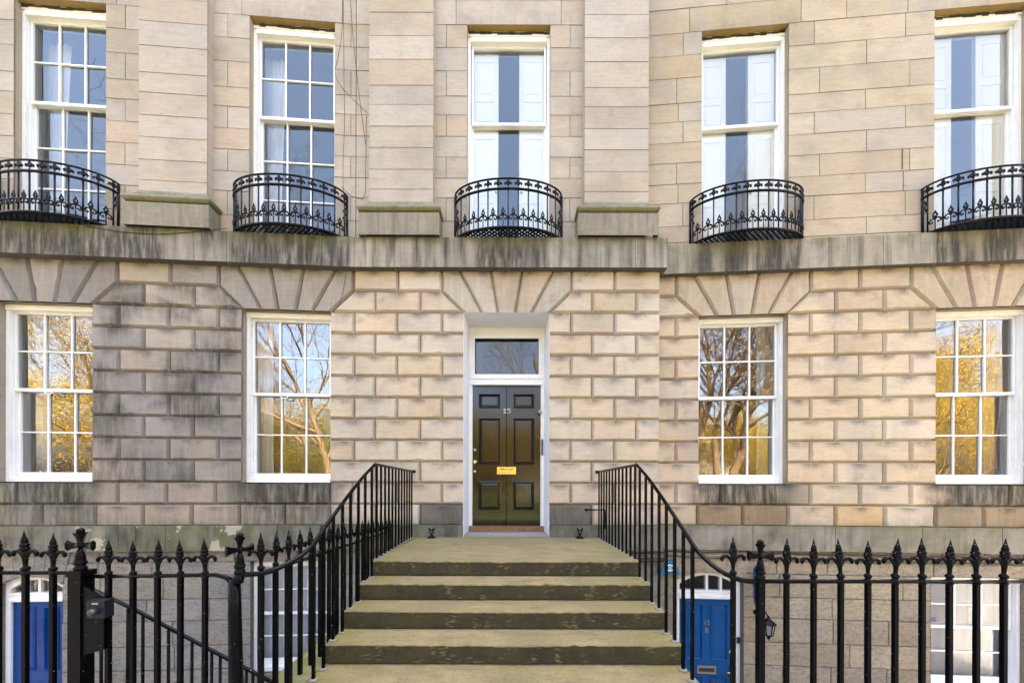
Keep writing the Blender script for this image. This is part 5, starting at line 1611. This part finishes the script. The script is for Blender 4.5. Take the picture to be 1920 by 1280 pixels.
def limb(mb, tips, p, d, L, r, lev, top, rnd, kids, ang, taper=.35, start=.3):
    """a wandering tapered limb that carries side branches along its length"""
    n = 7 if lev < 2 else (5 if lev < 3 else 3)
    pts = [p.copy()]; rr = [r]; dirs = [d.copy()]
    q = p.copy(); d_ = d.copy()
    for i in range(n):
        d_ = (d_ + Vector((rnd.uniform(-1, 1), rnd.uniform(-1, 1), rnd.uniform(-.35, .75))) * (.13 + .05 * lev)).normalized()
        q = q + d_ * (L / n); pts.append(q.copy()); rr.append(max(.006, r * (1 - (1 - taper) * (i + 1) / n))); dirs.append(d_.copy())
    mb.tube(pts, rr, 8 if r > .12 else (6 if r > .04 else 3), cap=False)
    if lev >= top - 1:
        tips += [(a, b) for a, b in zip(pts[1:], dirs[1:])]
    if lev == top: return
    k = kids[lev]
    for i in range(k):
        f = start + (1 - start) * (i + rnd.uniform(.2, .9)) / k
        a = min(int(f * n), n - 1); t = f * n - a
        b = pts[a].lerp(pts[a + 1], t)
        ax = dirs[a].orthogonal().normalized(); ax.rotate(Matrix.Rotation(rnd.uniform(0, 2 * pi), 3, dirs[a]))
        an = ang[lev] * rnd.uniform(.7, 1.25)
        nd2 = (dirs[a] * cos(an) + ax * sin(an) + Vector((0, 0, .12))).normalized()
        rl = rr[a] * (1 - t) + rr[a + 1] * t
        limb(mb, tips, b, nd2, L * rnd.uniform(.5, .78) * (1.15 - .35 * f), rl * rnd.uniform(.5, .72), lev + 1, top, rnd, kids, ang, .3, .22)
def tree(name, loc, L, r, leaf, nleaf, size, seed, label, cat, group=None, kids=(7, 6, 5, 4), ang=(.75, .8, .85, .9), start=.3, stems=1, clump=.3, tilt=.1):
    rnd = random.Random(seed)
    o = thing(name, (loc[0], loc[1], -.02), label, cat, group)
    mb = MB(); tips = []
    for k in range(stems):
        w = 2 * pi * (k + rnd.uniform(0, .6)) / stems
        tl = tilt if stems == 1 else tilt * rnd.uniform(.8, 1.4)
        limb(mb, tips, Vector((loc[0] + (.12 * cos(w) if stems > 1 else 0), loc[1] + (.12 * sin(w) if stems > 1 else 0), -.1)), Vector((cos(w) * tl, sin(w) * tl, 1)).normalized(), L, r, 0, len(kids), rnd, kids, ang, .3, start)
    mb.build('trunk', M['bark'], o, attrs=False)
    if nleaf:
        lv = MB(); vs_ = []; fs = []; tn = []
        for _ in range(nleaf):
            p, d_ = rnd.choice(tips)
            c = p + Vector((rnd.gauss(0, 1), rnd.gauss(0, 1), rnd.gauss(0, .8))) * clump
            if c.z < .1: continue
            a = Vector((rnd.uniform(-1, 1), rnd.uniform(-1, 1), rnd.uniform(-1, 1))).normalized() * size * rnd.uniform(.6, 1.3)
            b = a.orthogonal().normalized() * size * rnd.uniform(.35, .7)
            b.rotate(Matrix.Rotation(rnd.uniform(0, 6.28), 3, a.normalized()))
            k = len(vs_)
            vs_ += [c - a, c + b, c + a, c - b]; fs.append((k, k + 1, k + 2, k + 3))
            t = rnd.random(); tn += [(t, t, t)] * 4
        lv.add(vs_, fs, tone=tn)
        lv.build('crown', M[leaf], o)
    return o
TG = 'garden trees across the road'
tree('bare_tree', (8.6, -7.0), 9.5, .24, None, 0, 0, 5, 'big bare tree seen reflected in the window right of the steps', 'tree', TG, (11, 9, 7, 6), (.6, .75, .85, .9), .3, 2, .3, .12)
tree('bare_tree', (-7.6, -7.2), 10, .19, 'olive_leaf', 3500, .04, 9, 'bare spreading tree seen reflected in the window left of the steps', 'tree', TG, (11, 8, 7, 6), (.85, .8, .85, .9), .3, 1, .25, .12)
tree('bare_tree', (2.6, -10.5), 10, .24, None, 0, 0, 23, 'bare tree seen reflected in the fanlight over the black door', 'tree', TG, (9, 7, 5, 4), (.9, .8, .85, .9), .3)
tree('golden_tree', (-20.0, -9.0), 9.0, .15, 'gold_leaf', 52000, .034, 14, 'golden leaved tree seen reflected in the far left window', 'tree', TG, (11, 8, 6, 3), (.95, .8, .85, .9), .12)
tree('golden_tree', (-15.0, -10.5), 7.0, .12, 'gold_leaf', 36000, .034, 15, 'smaller golden leaved tree beside the far left one, seen only in reflections', 'tree', TG, (11, 8, 6, 3), (.95, .8, .85, .9), .12)
tree('golden_tree', (19.5, -8.5), 5.9, .12, 'gold_leaf', 52000, .034, 31, 'golden leaved tree seen reflected in the far right window', 'tree', TG, (11, 8, 6, 3), (.95, .8, .85, .9), .1)
SH = [(-15, -17, 5), (-10.2, -15, 5.2), (-6.0, -16, 5.6), (-2.0, -17, 5), (2.5, -18, 5.2), (7, -18, 4.6), (12.5, -15, 4.6), (16, -17, 5), (24, -13, 6), (-23, -14, 6), (29, -11, 6)]
for i, (x, y, h) in enumerate(SH):
    tree('shrub', (x, y), h, .06, 'olive_leaf' if i in (1, 2, 5, 7) else 'gold_leaf', 26000, .055, 60 + i, 'bushy olive and gold shrub in the garden across the road, seen only in reflections', 'shrub', 'shrubs in the garden across the road', (6, 5, 4), (.8, .9, .9), .1, 5, .38, .45)

# sunlit house across the gardens
oh = thing('distant_house', (10, -44, 0), 'sunlit sandstone house across the gardens, seen only in reflections', 'house')
q = MB(); q.box(2, 26, -54, -44, 0, 10, tone=(.45, .38, .28)); q.build('wall', M['ashlar'], oh)
q = MB()
q.add([(1.5, -43.5, 10), (26.5, -43.5, 10), (26.5, -54.5, 10), (1.5, -54.5, 10), (4, -49, 14), (24, -49, 14)], [(0, 1, 5, 4), (1, 2, 5), (2, 3, 4, 5), (3, 0, 4), (3, 2, 1, 0)]); q.build('roof', M['slate'], oh)
for i in range(6):
    for j in range(2):
        q = MB(); q.box(4 + i * 3.6, 5.3 + i * 3.6, -43.99, -43.93, 1.5 + j * 4.3, 4 + j * 4.3); q.build('window', M['dark_room'], oh)
